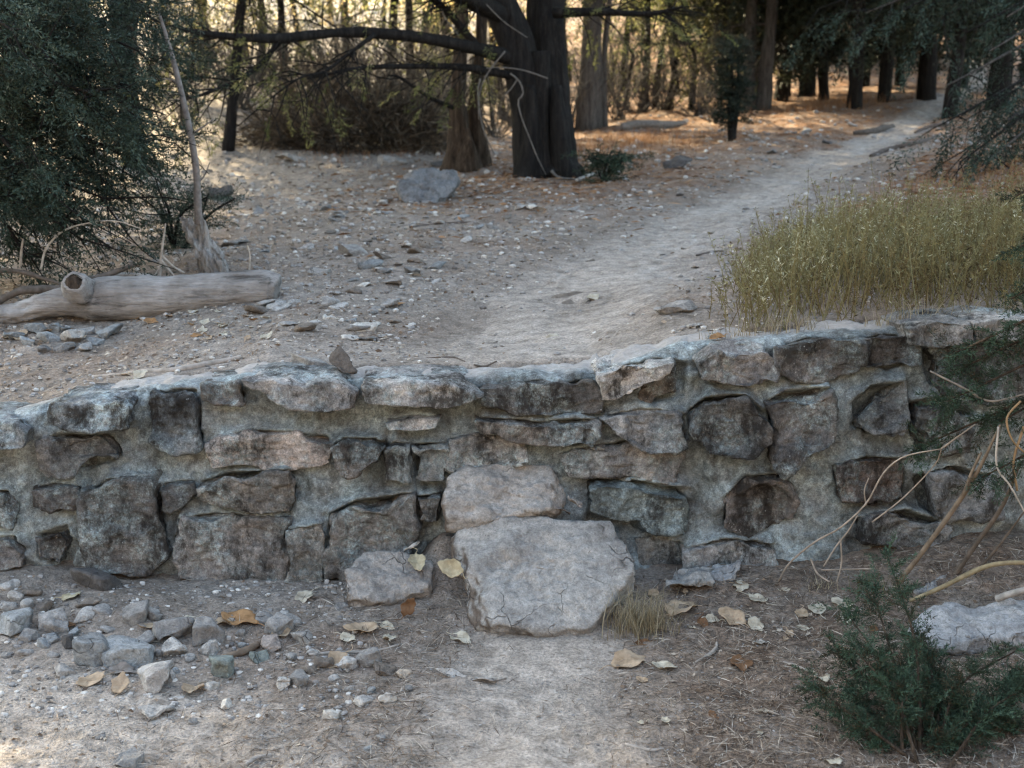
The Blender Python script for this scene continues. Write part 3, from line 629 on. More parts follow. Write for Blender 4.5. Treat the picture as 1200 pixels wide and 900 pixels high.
tree('thin dark upright trunk right of the grey trunked tree, before the bright clearing', 755, 128, 6, .055, 'bark_dark', (3.2, 1.7, 1.7, 9000, .08), seed=12, cmat='olive', low=60, limbs=9)
tree('slim trunk leaning right beyond the fallen branch at the clearing', 767, 126, 5.5, .05, 'bark_dark', (3.1, 1.5, 1.6, 8000, .08), lean=.8, seed=13, cmat='olive', low=50, limbs=8)
tree('short slim trunk by the clearing, right of the leaning one', 783, 128, 5, .05, 'bark_dark', (2.9, 1.6, 1.5, 8000, .08), seed=14, cmat='olive', low=60, limbs=8)
tree('thin bare grey trunk rising between the grey trunked tree and the clearing', 708, 148, 5, .045, 'bark_grey', (3.1, 1.3, 1.4, 6000, .08), seed=29, cmat='olive', low=30)
tree('slim grey trunk rising behind the small juniper sapling left of the dark conifers', 877, 128, 8, .09, 'bark_grey', (3.9, 1.7, 2.4, 15000, .09), seed=15, low=90, limbs=12)
tree('grey twisting trunk at the left edge of the dark conifers', 893, 128, 7, .10, 'bark_grey', (3.2, 1.9, 2.2, 18000, .09), lean=.3, seed=16, low=120, limbs=14)
tree('dark conifer trunk with needles at its foot, nearest the trail bend', 1001, 127, 9, .09, 'bark_dark', (4.2, 2.2, 2.6, 22000, .09), seed=17, low=110, limbs=13)
tree('dark conifer trunk just right of the one at the trail bend', 1035, 120, 9, .085, 'bark_dark', (4.0, 2.2, 2.6, 20000, .09), seed=18, low=90, limbs=12)
tree('thick dark conifer trunk beyond the trail between two slimmer trunks', 1085, 118, 9, .12, 'bark_dark', (4.1, 2.4, 2.9, 22000, .09), seed=19, low=120, limbs=13)
tree('dark slim conifer beside the trail top, half hidden by a drooping juniper bough', 1112, 138, 8, .075, 'bark_dark', (3.6, 1.9, 2.4, 18000, .09), seed=20, low=140, limbs=12)
tree('dark conifer at the right edge beyond the orange needle bank', 1168, 128, 8, .12, 'bark_dark', (3.3, 2.4, 2.7, 24000, .09), seed=21, low=200, limbs=16)
tree('dark bushy conifer with foliage down to the ground behind the trail bend', 945, 112, 7, .12, 'bark_dark', (3.0, 1.7, 2.9, 22000, .10), seed=22, low=160, limbs=14)
tree('second dark bushy conifer in the shade left of the trail bend', 915, 118, 6, .10, 'bark_dark', (2.7, 1.3, 2.6, 15000, .10), seed=23, low=100, limbs=12)
for i, (px_, Yd, lb) in enumerate([(885, 25, 'low dark conifer thicket tree behind the grey twisting trunk'), (925, 27, 'low dark conifer behind the two bushy conifers'), (972, 25, 'low dark conifer just left of the trail bend trunk'), (1018, 29, 'low dark conifer in the gap between the trail bend trunks'), (1060, 29, 'low dark conifer left of the thick dark trunk'), (1135, 27, 'low dark conifer right of the thick dark trunk'), (1185, 25, 'low dark conifer at the right edge behind the needle bank')]):
    tree(lb, px_, 0, 5, .08, 'bark_dark', (2.5, 1.5, 2.4, 17000, .10), seed=140+i, low=60, limbs=8, Yd=Yd)
for i, (px_, Yd, ht, lb) in enumerate([(1020, 34, 9, 'far dark conifer in the gap between the two right trunks'), (1130, 33, 9, 'far dark conifer behind the thick trunk at the top right'), (970, 36, 9, 'far dark conifer behind the bushy conifer at the trail bend'), (1075, 38, 10, 'far dark conifer closing the trail vista'), (1215, 30, 9, 'far dark conifer at the right edge of the wood'), (860, 36, 8, 'far dark conifer behind the small juniper sapling'), (800, 40, 9, 'far dark conifer at the right of the clearing'), (745, 43, 10, 'far dark conifer at the back left of the clearing'), (905, 42, 10, 'far dark conifer deep behind the grey twisting trunk')]):
    tree(lb, px_, 0, ht, .16, 'bark_dark', (3.6, 2.5, 3.4, 15000, .15), seed=40+i, limbs=5, Yd=Yd)
# left side
tree('small dark bare branched tree leaning right on the pale slope at the left', 266, 176, 4.5, .055, 'bark_dark', (3.3, 1.6, 1.5, 7000, .08), lean=.6, seed=24, cmat='olive', low=45, limbs=9)
for i, (px_, Yd, ht) in enumerate([(148, 14.5, 9), (70, 16, 10), (-150, 12.5, 9), (-60, 20, 10), (150, 24, 9), (-330, 17, 10)]):  # conifers added to keep the sun off the foreground, some wholly out of view
    tree(['tall dark conifer behind the left juniper, to the left of the leaning grey snag', 'tall dark conifer deep behind the left juniper', 'tall conifer outside the left edge', 'far tall conifer outside the left edge', 'far conifer above the pale slope at the left', 'second tall conifer far outside the left edge'][i], px_, 0, ht, .085, 'bark_dark', (6.4, 3.4, 3.6, 28000, .14), seed=60+i, limbs=7, low=60, Yd=Yd)

for i, (px_, Yd, lb) in enumerate([(330, 25, 'tall slender high crowned conifer rising behind the brush mound'), (130, 22, 'tall slender conifer on the upper left slope behind the left juniper'), (480, 24, 'tall slender high crowned conifer in the gap left of the brown split trunk'), (632, 22, 'tall high crowned conifer hidden right behind the big dark juniper'), (40, 25, 'tall slender conifer far back behind the left juniper'), (655, 28, 'second tall conifer rising far behind the big dark juniper')]):  # extra trees whose unseen high crowns are put in to shade the middle ground
    tree(lb, px_, 0, 11, .06, 'bark_dark', (8.6, 4.6, 2.9, 46000, .16), seed=160+i, limbs=6, Yd=Yd)

# --- juniper at the left edge, boughs reaching into the picture
bl = np.array([-3.25, 7.3, h1(-3.25, 7.3)])
jl = tag(empty('juniper_tree', bl), 'dense dark juniper at the left edge whose drooping boughs hang behind the log', 'tree')
m = MB(); m.tube(spline([bl+[0, 0, -.1], bl+[.1, 0, 1], bl+[-.05, .1, 2.3], bl+[.1, 0, 4.2]], 30), [.17, .13, .10, .03], 14, .18, 31); m.part('trunk', M['bark_brown'], jl, bl)
r = np.random.default_rng(77); TB, TD = [], []; mb = MB()
tg = [(185, 25, 9.3), (190, 70, 9.2), (150, 100, 7.0), (195, 135, 9.2), (150, 165, 7.9), (165, 190, 7.2), (170, 215, 7.9), (130, 235, 6.9), (95, 280, 6.7), (60, 225, 6.4), (40, 130, 6.6), (100, 30, 7.4), (150, 0, 8), (205, -20, 9.5), (60, -30, 7), (30, 300, 6.8), (120, 150, 8.2), (150, 115, 6.9), (70, 80, 6.3), (140, 50, 6.7), (20, 40, 6.2), (90, 190, 8.5), (160, 240, 8.0), (10, 240, 6.6), (215, 60, 10), (130, 290, 7.6), (15, 180, 7.5), (60, 10, 8.2), (110, 110, 6.5), (160, 0, 7.2)]
for i, (a, c, y) in enumerate(tg):
    e = P(a, c, y); s0 = bl+[0, 0, np.clip(e[2]-bl[2]+.15+r.uniform(-.1, .4), .3, 3.6)]
    q = [s0, s0*.55+e*.45+[0, 0, .12], e]; limb(jl, bl, q, [.03, .005], M['bark_dark'], 5, 14)
    t_, d_ = branchlets(mb, q, 16, .42, .006, 500+i, .25, .8); TB.append(t_); TD.append(d_+unit(e-s0)*.6)
tag(mb.part('twigs', M['bark_dark'], jl, bl), kind='stuff'); TB = np.concatenate(TB); TD = np.concatenate(TD)
TB = np.repeat(TB, 3, 0); TD = np.repeat(TD, 3, 0)+r.normal(size=(len(TB), 3))*.6+[0, 0, -.25]
dq = TB-[0, 0, CZ]; dz_ = dq[:, 1]*CT-dq[:, 2]*ST; qx = 600+FPX*dq[:, 0]/dz_; qy = 450-FPX*(dq[:, 1]*ST+dq[:, 2]*CT)/dz_
k = ~((qx+r.normal(size=len(TB))*28 > 165) & (TB[:, 1] < 8.3)) & ~((qy > 205) & (qx > 40) & (r.uniform(size=len(TB)) < .6)); TB, TD = TB[k], TD[k]
foliage('foliage', sprays(TB, TD, r.uniform(.12, .36, len(TB)), 10, 6, .026, .008, 33), M['juniper'], jl, bl)
C, R_ = canopy(bl+[-.7, .4, 3.7], 2.1, 1.4, 34, 34); foliage('crown', clumps(C, .65, 24000, .07, .035, 35), M['conifer'], jl, bl)

# --- juniper at the right edge hanging in front of the wall
br = np.array([2.62, 4.1, h1(2.62, 4.1)])
jr = tag(empty('juniper_tree', br), 'juniper at the right edge with a green bough hanging before the wall', 'tree')
m = MB(); m.tube(spline([br+[0, 0, -.1], br+[.05, 0, .8], br+[-.05, .05, 1.9], br+[.1, 0, 3.4]], 30), [.11, .085, .06, .02], 14, .16, 36); m.part('trunk', M['bark_brown'], jr, br)
C, R_ = canopy(br+[-.2, .1, 3.35], 1.95, .85, 44, 46); C2, R_ = canopy(br+[.3, -1.6, 2.5], 1.25, 1.1, 34, 48); C = np.vstack([C, C2]); foliage('crown', clumps(C, .5, 60000, .07, .035, 47), M['conifer'], jr, br)  # unseen crown, extended toward the viewer to shade the lower right corner
TB, TD = [], []; mb = MB()
tg = [(1110, 470, 4.1), (1085, 520, 4.15), (1130, 430, 4.2), (1150, 560, 4.05), (1185, 350, 4.25), (1195, 290, 4.3), (1105, 420, 4.15), (1190, 230, 4.4), (1160, 500, 4.1), (1210, 330, 4.3)]
for i, (a, c, y) in enumerate(tg):
    e = P(a, c, y); s0 = br+[0, 0, e[2]-br[2]+.35]; q = [s0, s0*.5+e*.5+[0, 0, .10], e]; limb(jr, br, q, [.012, .003], M['bark_brown'], 5, 14)
    S = spline(q, 30)[18:]; n = 60 if i < 4 else 40; kk = r.integers(0, 12, n); TB.append(S[kk]); TD.append(r.normal(size=(n, 3))*.7+unit(e-s0)*.7+[0, 0, -.35])
TB = np.concatenate(TB); TD = np.concatenate(TD); foliage('foliage', sprays(TB, TD, r.uniform(.05, .12, len(TB)), 10, 7, .014, .003, 37), M['seedling'], jr, br)
# --- juniper boughs drooping over the trail top right
b = np.array([6.1, 11.8, h1(6.1, 11.8)])
jt = tag(empty('juniper_tree', b), 'drooping juniper on the orange needle bank right of the trail', 'tree')
m = MB(); m.tube(spline([b+[0, 0, -.1], b+[.1, 0, 1.5], b+[-.1, 0, 3.2], b+[0, 0, 5]], 30), [.2, .15, .12, .04], 14, .16, 38); m.part('trunk', M['bark_dark'], jt, b)
TB, TD = [], []; mb = MB()
tg = [(1110, 100, 11), (1105, 145, 10.6), (1150, 130, 11), (1140, 170, 10.8), (1125, 190, 10.5), (1175, 150, 11.5), (1160, 60, 11), (1195, 90, 11.5), (1130, 40, 11.5), (1180, 20, 11), (1105, 20, 11.8), (1190, 165, 11.8), (1150, 195, 10.6), (1060, 10, 11.5), (1200, 130, 11), (1015, 15, 12), (960, 10, 12.4)]
for i, (a, c, y) in enumerate(tg):
    e = P(a, c, y); s0 = b+[0, 0, np.clip(e[2]-b[2]+.7, 1, 4.5)]; q = [s0, s0*.5+e*.5+[0, 0, .2], e]; limb(jt, b, q, [.035, .006], M['bark_grey'] if i % 3 == 0 else M['bark_dark'], 5, 14)
    t_, d_ = branchlets(mb, q, 14, .5, .006, 700+i, .5, .7); TB.append(t_); TD.append(d_)
tag(mb.part('twigs', M['bark_dark'], jt, b), kind='stuff'); TB = np.concatenate(TB); TD = np.concatenate(TD)
foliage('foliage', sprays(TB, TD+[0, 0, -.7], r.uniform(.2, .45, len(TB)), 10, 6, .04, .011, 39), M['juniper'], jt, b)
C, R_ = canopy(b+[0, 0, 4.6], 2.2, 1.8, 30, 44); foliage('crown', clumps(C, .8, 14000, .1, .05, 45), M['conifer'], jt, b)

# --- small plants
def sapling(label, px, py, h, w, n, cm, seed, name, cat, L=.045, W=.012):
    b = G(px, py); r = np.random.default_rng(seed); t = tag(empty(name, b), label, cat); m = MB(); TB, TD = [], []
    for k in range(3 if h > .6 else 7):
        e = b+[r.normal()*w*(.15 if h > .6 else .5), r.normal()*w*.3, h*r.uniform(.7, 1)]; q = [b+[r.normal()*.02, 0, -.03], b*.5+e*.5+[r.normal()*.04, 0, .05], e]; S = spline(q, 20); m.tube(S, [.03*h, .006], 6, .1, seed+k)
        kk = r.integers(4 if h > .6 else 1, 20, n); TB.append(S[kk]); f = (1-kk/26)[:, None]; TD.append(np.c_[r.normal(size=(n, 2)), r.uniform(-.2, .6, n)]*f)
    m.part('stem', M['bark_dark'], t, b); TB = np.concatenate(TB); TD = np.concatenate(TD)
    foliage('foliage', sprays(TB, TD, w*r.uniform(.4, .8, len(TB)), 9, 5, L, W, seed+5), M[cm], t, b); return t
sapling('small dark upright juniper sapling standing on the left of the trail', 858, 166, 1.25, .42, 60, 'conifer', 81, 'juniper_sapling', 'sapling')
sapling('low green sprig growing at the right foot of the big dark juniper', 706, 214, .32, .35, 14, 'seedling', 82, 'green_sprig', 'plant', .03, .008)
sapling('little green plant beside the dark brush mound on the left slope', 458, 168, .4, .25, 12, 'olive', 83, 'green_plant', 'plant')
sapling('wispy green juniper seedling between the left boughs and the bleached stump', 205, 292, .42, .34, 26, 'juniper', 84, 'juniper_seedling', 'seedling', .022, .006)
# dead brush mound
b = G(418, 166); r = np.random.default_rng(88)
t = tag(empty('brush_mound', b), 'dark rounded mound of dead brush on the slope left of the brown trunk', 'shrub')
def mound(b, w, h, n, L, seed):
    r = np.random.default_rng(seed); u = unit(np.c_[r.normal(size=(n, 2)), np.abs(r.normal(size=n))*.9]); rad = r.uniform(.2, 1, n)**.45*(1+.38*fbm(u*1.0+5, .55, 3, 4))
    p = b+u*rad[:, None]*[w, w*.7, h]; d = u*[1, 1, .8]+r.normal(size=(n, 3))*.7
    return leafquads(p, d, L*r.uniform(.3, 1.2, n), .012*r.uniform(.6, 1.6, n), r.uniform(0, 1, n), r=r)
foliage('branches', mound(b+[.0, -.3, -.1], 1.25, .95, 16000, .24, 89), M['brush'], t, b)
m = MB()
for k in range(26):
    a = b+[r.normal()*.3, r.normal()*.2, 0]; d = unit(np.array([r.normal(), r.normal()*.5, .8])); e = a+d*r.uniform(.7, 1.25); m.tube(spline([a, (a+e)/2+r.normal(size=3)*.08, e], 8), [.012, .004], 4, 0, 0, False)
m.part('stems', M['bark_grey'], t, b)
# lit trees and shrubs on the far slope
def far_tree(seed, ht, mat, nl, lf):
    r = np.random.default_rng(seed); b = np.zeros(3); t = empty('slope_tree', b); m = MB(); S = spline([[0, 0, -.2], [.1*r.normal(), 0, ht*.4], [.3*r.normal(), .1, ht*.8], [.3*r.normal(), 0, ht]], 20); m.tube(S, [.10, .07, .02], 8, .15, seed); m.part('trunk', M['bark_dark'], t)
    for k in range(7):
        a = S[r.integers(5, 18)]; th = r.uniform(0, 2*PI); e = a+np.array([math.cos(th), math.sin(th), r.uniform(0, .6)])*ht*.35; limb(t, b, [a, (a+e)/2+[0, 0, .1], e], [.035, .008], M['bark_dark'], 5, 8)
    C, R_ = canopy([0, 0, ht*.55], ht*.36, ht*.46, 34, seed); C = C[C[:, 2] > .25]; foliage('crown', clumps(C, ht*.13, nl, lf, lf*.6, seed), M[mat], t, b); return t
def dup(root, loc, rz, s, label, group=None, color=None):
    o = root.copy(); COL.objects.link(o); o.location = loc; o.rotation_euler = (0, 0, rz); o.scale = (s, s, s); o['label'] = label
    if group: o['group'] = group
    for ch in list(root.children):
        c = ch.copy(); COL.objects.link(c); c.parent = o
    return o
V3 = [far_tree(91, 4.2, 'gold', 3400, .085), far_tree(92, 4.6, 'olive', 4000, .085), far_tree(93, 3.4, 'gold', 2800, .08), far_tree(94, 2.0, 'olive', 2400, .07)]
used = [False]*4
SP = [(215, 27, 0, 'behind the leaning grey snag'), (262, 33, 1, 'above the small bare branched tree'), (318, 28, 2, 'above the left end of the brush mound'), (365, 36, 1, 'high above the brush mound'), (415, 31, 0, 'straight behind the brush mound'), (462, 26, 1, 'behind the right side of the brush mound'), (500, 34, 2, 'in the gap left of the brown split trunk'), (578, 27, 0, 'in the gap between the brown split trunk and the big juniper'), (588, 36, 1, 'far behind the gap beside the big juniper'), (665, 33, 1, 'just behind the grey trunked tree'), (722, 31, 1, 'in the gap right of the grey trunked tree'), (748, 38, 2, 'beyond the thin upright trunk'), (786, 30, 1, 'at the back of the clearing'), (818, 35, 0, 'between the clearing and the small sapling'), (840, 29, 1, 'left of the grey twisting trunk'), (160, 34, 2, 'behind the far left boughs'), (110, 30, 1, 'glimpsed through the left juniper'), (290, 44, 0, 'on the skyline above the pale slope'), (440, 46, 1, 'on the skyline above the brush mound'), (540, 42, 2, 'on the skyline behind the brown split trunk'), (640, 45, 0, 'on the skyline behind the big juniper'), (770, 46, 1, 'on the skyline above the clearing'), (900, 48, 1, 'far off behind the bushy conifers'), (1010, 50, 0, 'far off through the gap by the right trunks'), (1110, 52, 2, 'far off at the end of the trail')]
for i, (px_, Yd, v, lb) in enumerate(SP):
    x_ = (px_-600)/FPX*Yd*1.02; loc = (x_, Yd, h1(x_, Yd)-.05); colw = ['tall yellow leaved tree', 'olive green leaved tree', 'small yellow leaved tree', 'low olive shrub'][v]
    if used[v]: o = dup(V3[v], loc, i*2.1, rng.uniform(.8, 1.2), f'{colw} {lb}')
    else: o = V3[v]; o.location = loc; o['label'] = f'{colw} {lb}'; used[v] = True
    o['category'] = 'tree'; o['group'] = 'sunlit trees on the far slope'
rs = np.random.default_rng(99)
for i in range(14):
    Yd = rs.uniform(24, 50); x_ = rs.uniform(-.43, .22)*Yd; o = dup(V3[int(rs.choice([0, 1, 2, 1]))], (x_, Yd, h1(x_, Yd)-.05), i*1.3, rs.uniform(.7, 1.25), 'sunlit leafy tree standing in the thicket on the far slope'); o['category'] = 'tree'; o['group'] = 'sunlit thicket on the far slope'
BR = np.random.default_rng(123)
def bare_brush(seed):
    r = np.random.default_rng(seed); t = empty('bare_brush', (0, 0, 0)); m = MB(); V, F, A = [], [], []; k0 = 0
    for k in range(26):
        e = np.array([r.normal()*.55, r.normal()*.45, r.uniform(.5, 1.5)]); q = spline([[r.normal()*.08, r.normal()*.08, -.05], e*.5+r.normal(size=3)*.1, e], 14); m.tube(q, [.012, .003], 4, 0, 0, False)
        t_, d_ = branchlets(m, q, 9, .4, .004, seed*50+k, .0, .9)
    m.part('stems', M['bark_grey'], t); return t
bb = [bare_brush(1), bare_brush(2)]; ub = [False, False]
for i, (px_, Yd, s) in enumerate([(228, 17, .9), (300, 19, 1.1), (345, 18, .8), (385, 21, 1.2), (505, 19, 1.0), (530, 21, 1.2), (250, 23, 1.2), (470, 22, 1.3), (580, 18, .8), (720, 21, .9), (745, 23, 1.1), (810, 22, 1.0), (830, 20, .7), (665, 20, 1.0), (200, 20, 1.1), (275, 21, 1.0), (320, 23, 1.3), (360, 20, .9), (410, 23, 1.4), (440, 20, 1.0), (490, 23, 1.3), (555, 24, 1.3), (600, 21, 1.0), (700, 24, 1.2), (770, 24, 1.1), (850, 24, 1.2)]):
    x_ = (px_-600)/FPX*Yd*1.02; loc = (x_, Yd, h1(x_, Yd)-.02); j = i % 2; lb = 'leafless grey tangle of thin branches among the trees at the back'
    if ub[j]: o = dup(bb[j], loc, i*1.9, s, lb)
    else: o = bb[j]; o.location = loc; o.scale = (s,)*3; o['label'] = lb; ub[j] = True
    o['category'] = 'shrub'; o['group'] = 'leafless brush among the trees'
SH = [(240, 22, 'low olive shrub on the pale slope below the sunlit patch'), (345, 23, 'low olive shrub left of the brush mound'), (520, 24, 'low olive shrub behind the brown split trunk'), (728, 24, 'low olive shrub at the near edge of the clearing'), (800, 23, 'low olive shrub behind the fallen branch'), (590, 22, 'low olive shrub seen between the two big trunks'), (835, 24, 'low olive shrub just left of the small juniper sapling')]
for i, (px_, Yd, lb) in enumerate(SH):
    x_ = (px_-600)/FPX*Yd*1.02; loc = (x_, Yd, h1(x_, Yd)-.05)
    if used[3]: o = dup(V3[3], loc, i*1.7, rng.uniform(.5, .8), lb)
    else: o = V3[3]; o.location = loc; o.scale = (.6,)*3; o['label'] = lb; used[3] = True
    o['category'] = 'shrub'; o['group'] = 'olive shrubs on the slope'
# ------------------------------------------------------------------ stones standing on their own
GRY, BLG, PAL, WHT, BRO, GRN, DRK, TAN, PNK = (.20, .195, .19), (.20, .212, .218), (.28, .27, .258), (.40, .385, .36), (.165, .14, .12), (.15, .17, .16), (.085, .08, .078), (.29, .245, .2), (.26, .225, .205)
def hull_thing(name, pts, col, label, cat, seed, lvl=5, k=30, amp=.010, fine=.004, ridge=.004, layer=0., group=None, dirty=False):
    V, F = hullrock(pts, lvl, seed, k, amp, fine, ridge, layer)
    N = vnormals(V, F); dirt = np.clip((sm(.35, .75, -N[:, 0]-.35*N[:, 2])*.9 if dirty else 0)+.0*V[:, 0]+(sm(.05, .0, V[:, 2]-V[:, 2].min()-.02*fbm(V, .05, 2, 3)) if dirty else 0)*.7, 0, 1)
    return solo(name, V, F, M['rock'], label, cat, group, col, attrs={'dirt': dirt})
# the leaning step slab
YB = G(640, 742)[1]-.05
top = [P(538, 620, YB+.37), P(600, 604, YB+.40), P(715, 611, YB+.40), P(741, 650, YB+.27), P(744, 668, YB+.22), P(692, 736, YB+.01), P(640, 739, YB), P(580, 731, YB+.02), P(562, 690, YB+.14)]
low = [p+np.array([0, .10, -.16]) for p in top]+[P(524, 630, YB+.40), P(528, 655, YB+.32), P(552, 738, YB+.08), P(540, 695, YB+.22)]
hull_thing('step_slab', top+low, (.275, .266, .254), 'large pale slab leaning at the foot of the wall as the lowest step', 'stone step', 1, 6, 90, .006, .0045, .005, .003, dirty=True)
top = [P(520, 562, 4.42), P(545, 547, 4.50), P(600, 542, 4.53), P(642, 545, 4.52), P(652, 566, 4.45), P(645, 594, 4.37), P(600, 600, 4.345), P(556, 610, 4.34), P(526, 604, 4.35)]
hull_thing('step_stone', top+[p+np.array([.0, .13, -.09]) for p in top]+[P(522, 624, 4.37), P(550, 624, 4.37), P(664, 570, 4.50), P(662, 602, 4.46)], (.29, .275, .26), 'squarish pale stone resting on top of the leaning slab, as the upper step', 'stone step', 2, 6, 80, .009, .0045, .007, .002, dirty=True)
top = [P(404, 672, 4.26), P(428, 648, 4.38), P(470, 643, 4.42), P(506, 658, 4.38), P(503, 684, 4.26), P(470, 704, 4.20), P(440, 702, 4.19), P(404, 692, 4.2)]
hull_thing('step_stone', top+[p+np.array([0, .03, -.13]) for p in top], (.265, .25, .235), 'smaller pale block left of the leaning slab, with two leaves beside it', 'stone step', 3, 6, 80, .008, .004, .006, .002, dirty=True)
hull_thing('stone', [P(656, 572, 4.40), P(678, 566, 4.42), P(700, 592, 4.40), P(692, 602, 4.36), P(668, 590, 4.36), P(660, 578, 4.5), P(692, 580, 4.5), P(676, 602, 4.45)], (.27, .25, .235), 'small wedge stone jammed between the upper step and the teal wall stone', 'stone', 4, 4, 40, .004, .002, .002)
hull_thing('stone', [P(646, 580, 4.38), P(662, 584, 4.38), P(686, 608, 4.36), P(662, 614, 4.34), P(644, 608, 4.35), P(652, 590, 4.48), P(682, 602, 4.48)], (.23, .205, .19), 'brownish wedge stone tucked behind the right corner of the upper step', 'stone', 5, 4, 40, .004, .002, .002)
hull_thing('stone', [P(646, 550, 4.42), P(664, 556, 4.41), P(670, 568, 4.40), P(650, 570, 4.40), P(652, 553, 4.52), P(666, 564, 4.52)], (.22, .205, .19), 'little dark stone above the wedge stones right of the upper step', 'stone', 6, 4, 40, .004, .002, .002)
hull_thing('stone', [P(462, 636, 4.40), P(480, 617, 4.47), P(496, 622, 4.46), P(488, 643, 4.38), P(470, 648, 4.36), P(470, 640, 4.46), P(490, 630, 4.5)], (.40, .385, .36), 'small pale flat stone propped above the left step block', 'stone', 7, 4, 40, .003, .002, .002)
YB = G(808, 699)[1]-.03
hull_thing('stone', [P(774, 677, YB+.06), P(838, 669, YB+.09), P(843, 692, YB+.02), P(800, 700, YB), P(775, 697, YB+.02), P(780, 671, YB+.2), P(838, 664, YB+.2), P(840, 696, YB+.14), P(778, 702, YB+.12)], (.24, .24, .235), 'grey block at the wall foot under the teal wall stone', 'stone', 8, 5, 45, .006, .003, .008)
YB = G(852, 686)[1]-.02
hull_thing('stone', [P(826, 662, YB+.07), P(868, 655, YB+.12), P(879, 668, YB+.05), P(860, 685, YB), P(834, 681, YB+.02), P(832, 658, YB+.2), P(872, 654, YB+.2), P(850, 690, YB+.1)], (.28, .285, .29), 'pale stone just right of the grey block at the wall foot', 'stone', 9, 5, 35, .007, .003, .004)
YB = G(1120, 764)[1]-.06
hull_thing('boulder', [P(1060, 724, YB+.14), P(1088, 706, YB+.22), P(1150, 704, YB+.26), P(1240, 702, YB+.28), P(1245, 744, YB+.06), P(1150, 750, YB+.02), P(1100, 762, YB), P(1066, 744, YB+.05), P(1070, 735, YB+.3)-[0, 0, .08], P(1240, 720, YB+.4)-[0, 0, .1], P(1110, 778, YB+.08), P(1240, 780, YB+.1)], (.27, .278, .287), 'large pale bluish rock at the lower right behind the juniper seedling', 'rock', 10, 6, 32, .014, .005, .009, .003)
YB = G(1095, 694)[1]-.03
hull_thing('stone', [P(1068, 673, YB+.12), P(1110, 664, YB+.16), P(1120, 678, YB+.06), P(1098, 694, YB), P(1070, 690, YB+.02), P(1075, 675, YB+.22)-[0, 0, .06], P(1115, 672, YB+.22)-[0, 0, .06], P(1095, 699, YB+.06)], (.27, .275, .28), 'pale stone under the bare sticks, behind the large bluish rock', 'stone', 11, 5, 30, .007, .003, .004)
YB = G(560, 802)[1]-.012
hull_thing('stone', [P(500, 780, YB+.07), P(540, 774, YB+.12), P(592, 790, YB+.04), P(602, 799, YB+.01), P(560, 801, YB), P(520, 792, YB+.03), P(550, 780, YB+.12)-[0, 0, .05], P(520, 796, YB+.05)-[0, 0, .03], P(580, 800, YB+.05)-[0, 0, .04]], (.33, .315, .30), 'flat tapering pale stone set flush in the lower dirt path', 'stone', 12, 5, 35, .003, .0025, .002)
hull_thing('stone', [P(574, 742, 4.08), P(625, 737, 4.1), P(648, 748, 4.05), P(610, 758, 3.99), P(578, 754, 4.0), P(600, 748, 4.12)-[0, 0, .03]], (.36, .335, .315), 'low pale stone sunk in the dirt right below the leaning slab', 'stone', 13, 4, 30, .003, .003, .002)
def stone(px, py, w, h, col, label, seed, cat='stone', group=None, lvl=3, name='stone', flat=1.0, planes=12):
    """px,py: middle of the stone's lower edge in the photo; w,h its size there"""
    b = G(px, py); u = b[1]/FPX; W = w*u; Hh = h*u*.95*flat
    V, F = rock((W*1.04, W*random.uniform(.7, .95), Hh*random.uniform(.9, 1.2)), lvl+1, seed, planes, .03, 60, (random.uniform(-.3, .3), random.uniform(-.3, .3), random.uniform(-1.2, 1.2)))
    V = V+b+np.array([0, W*.3, Hh*.42-.004]); return solo(name, V, F, M['rock'], label, cat, group, tuple(np.array(col)*random.uniform(.85, 1.25)))
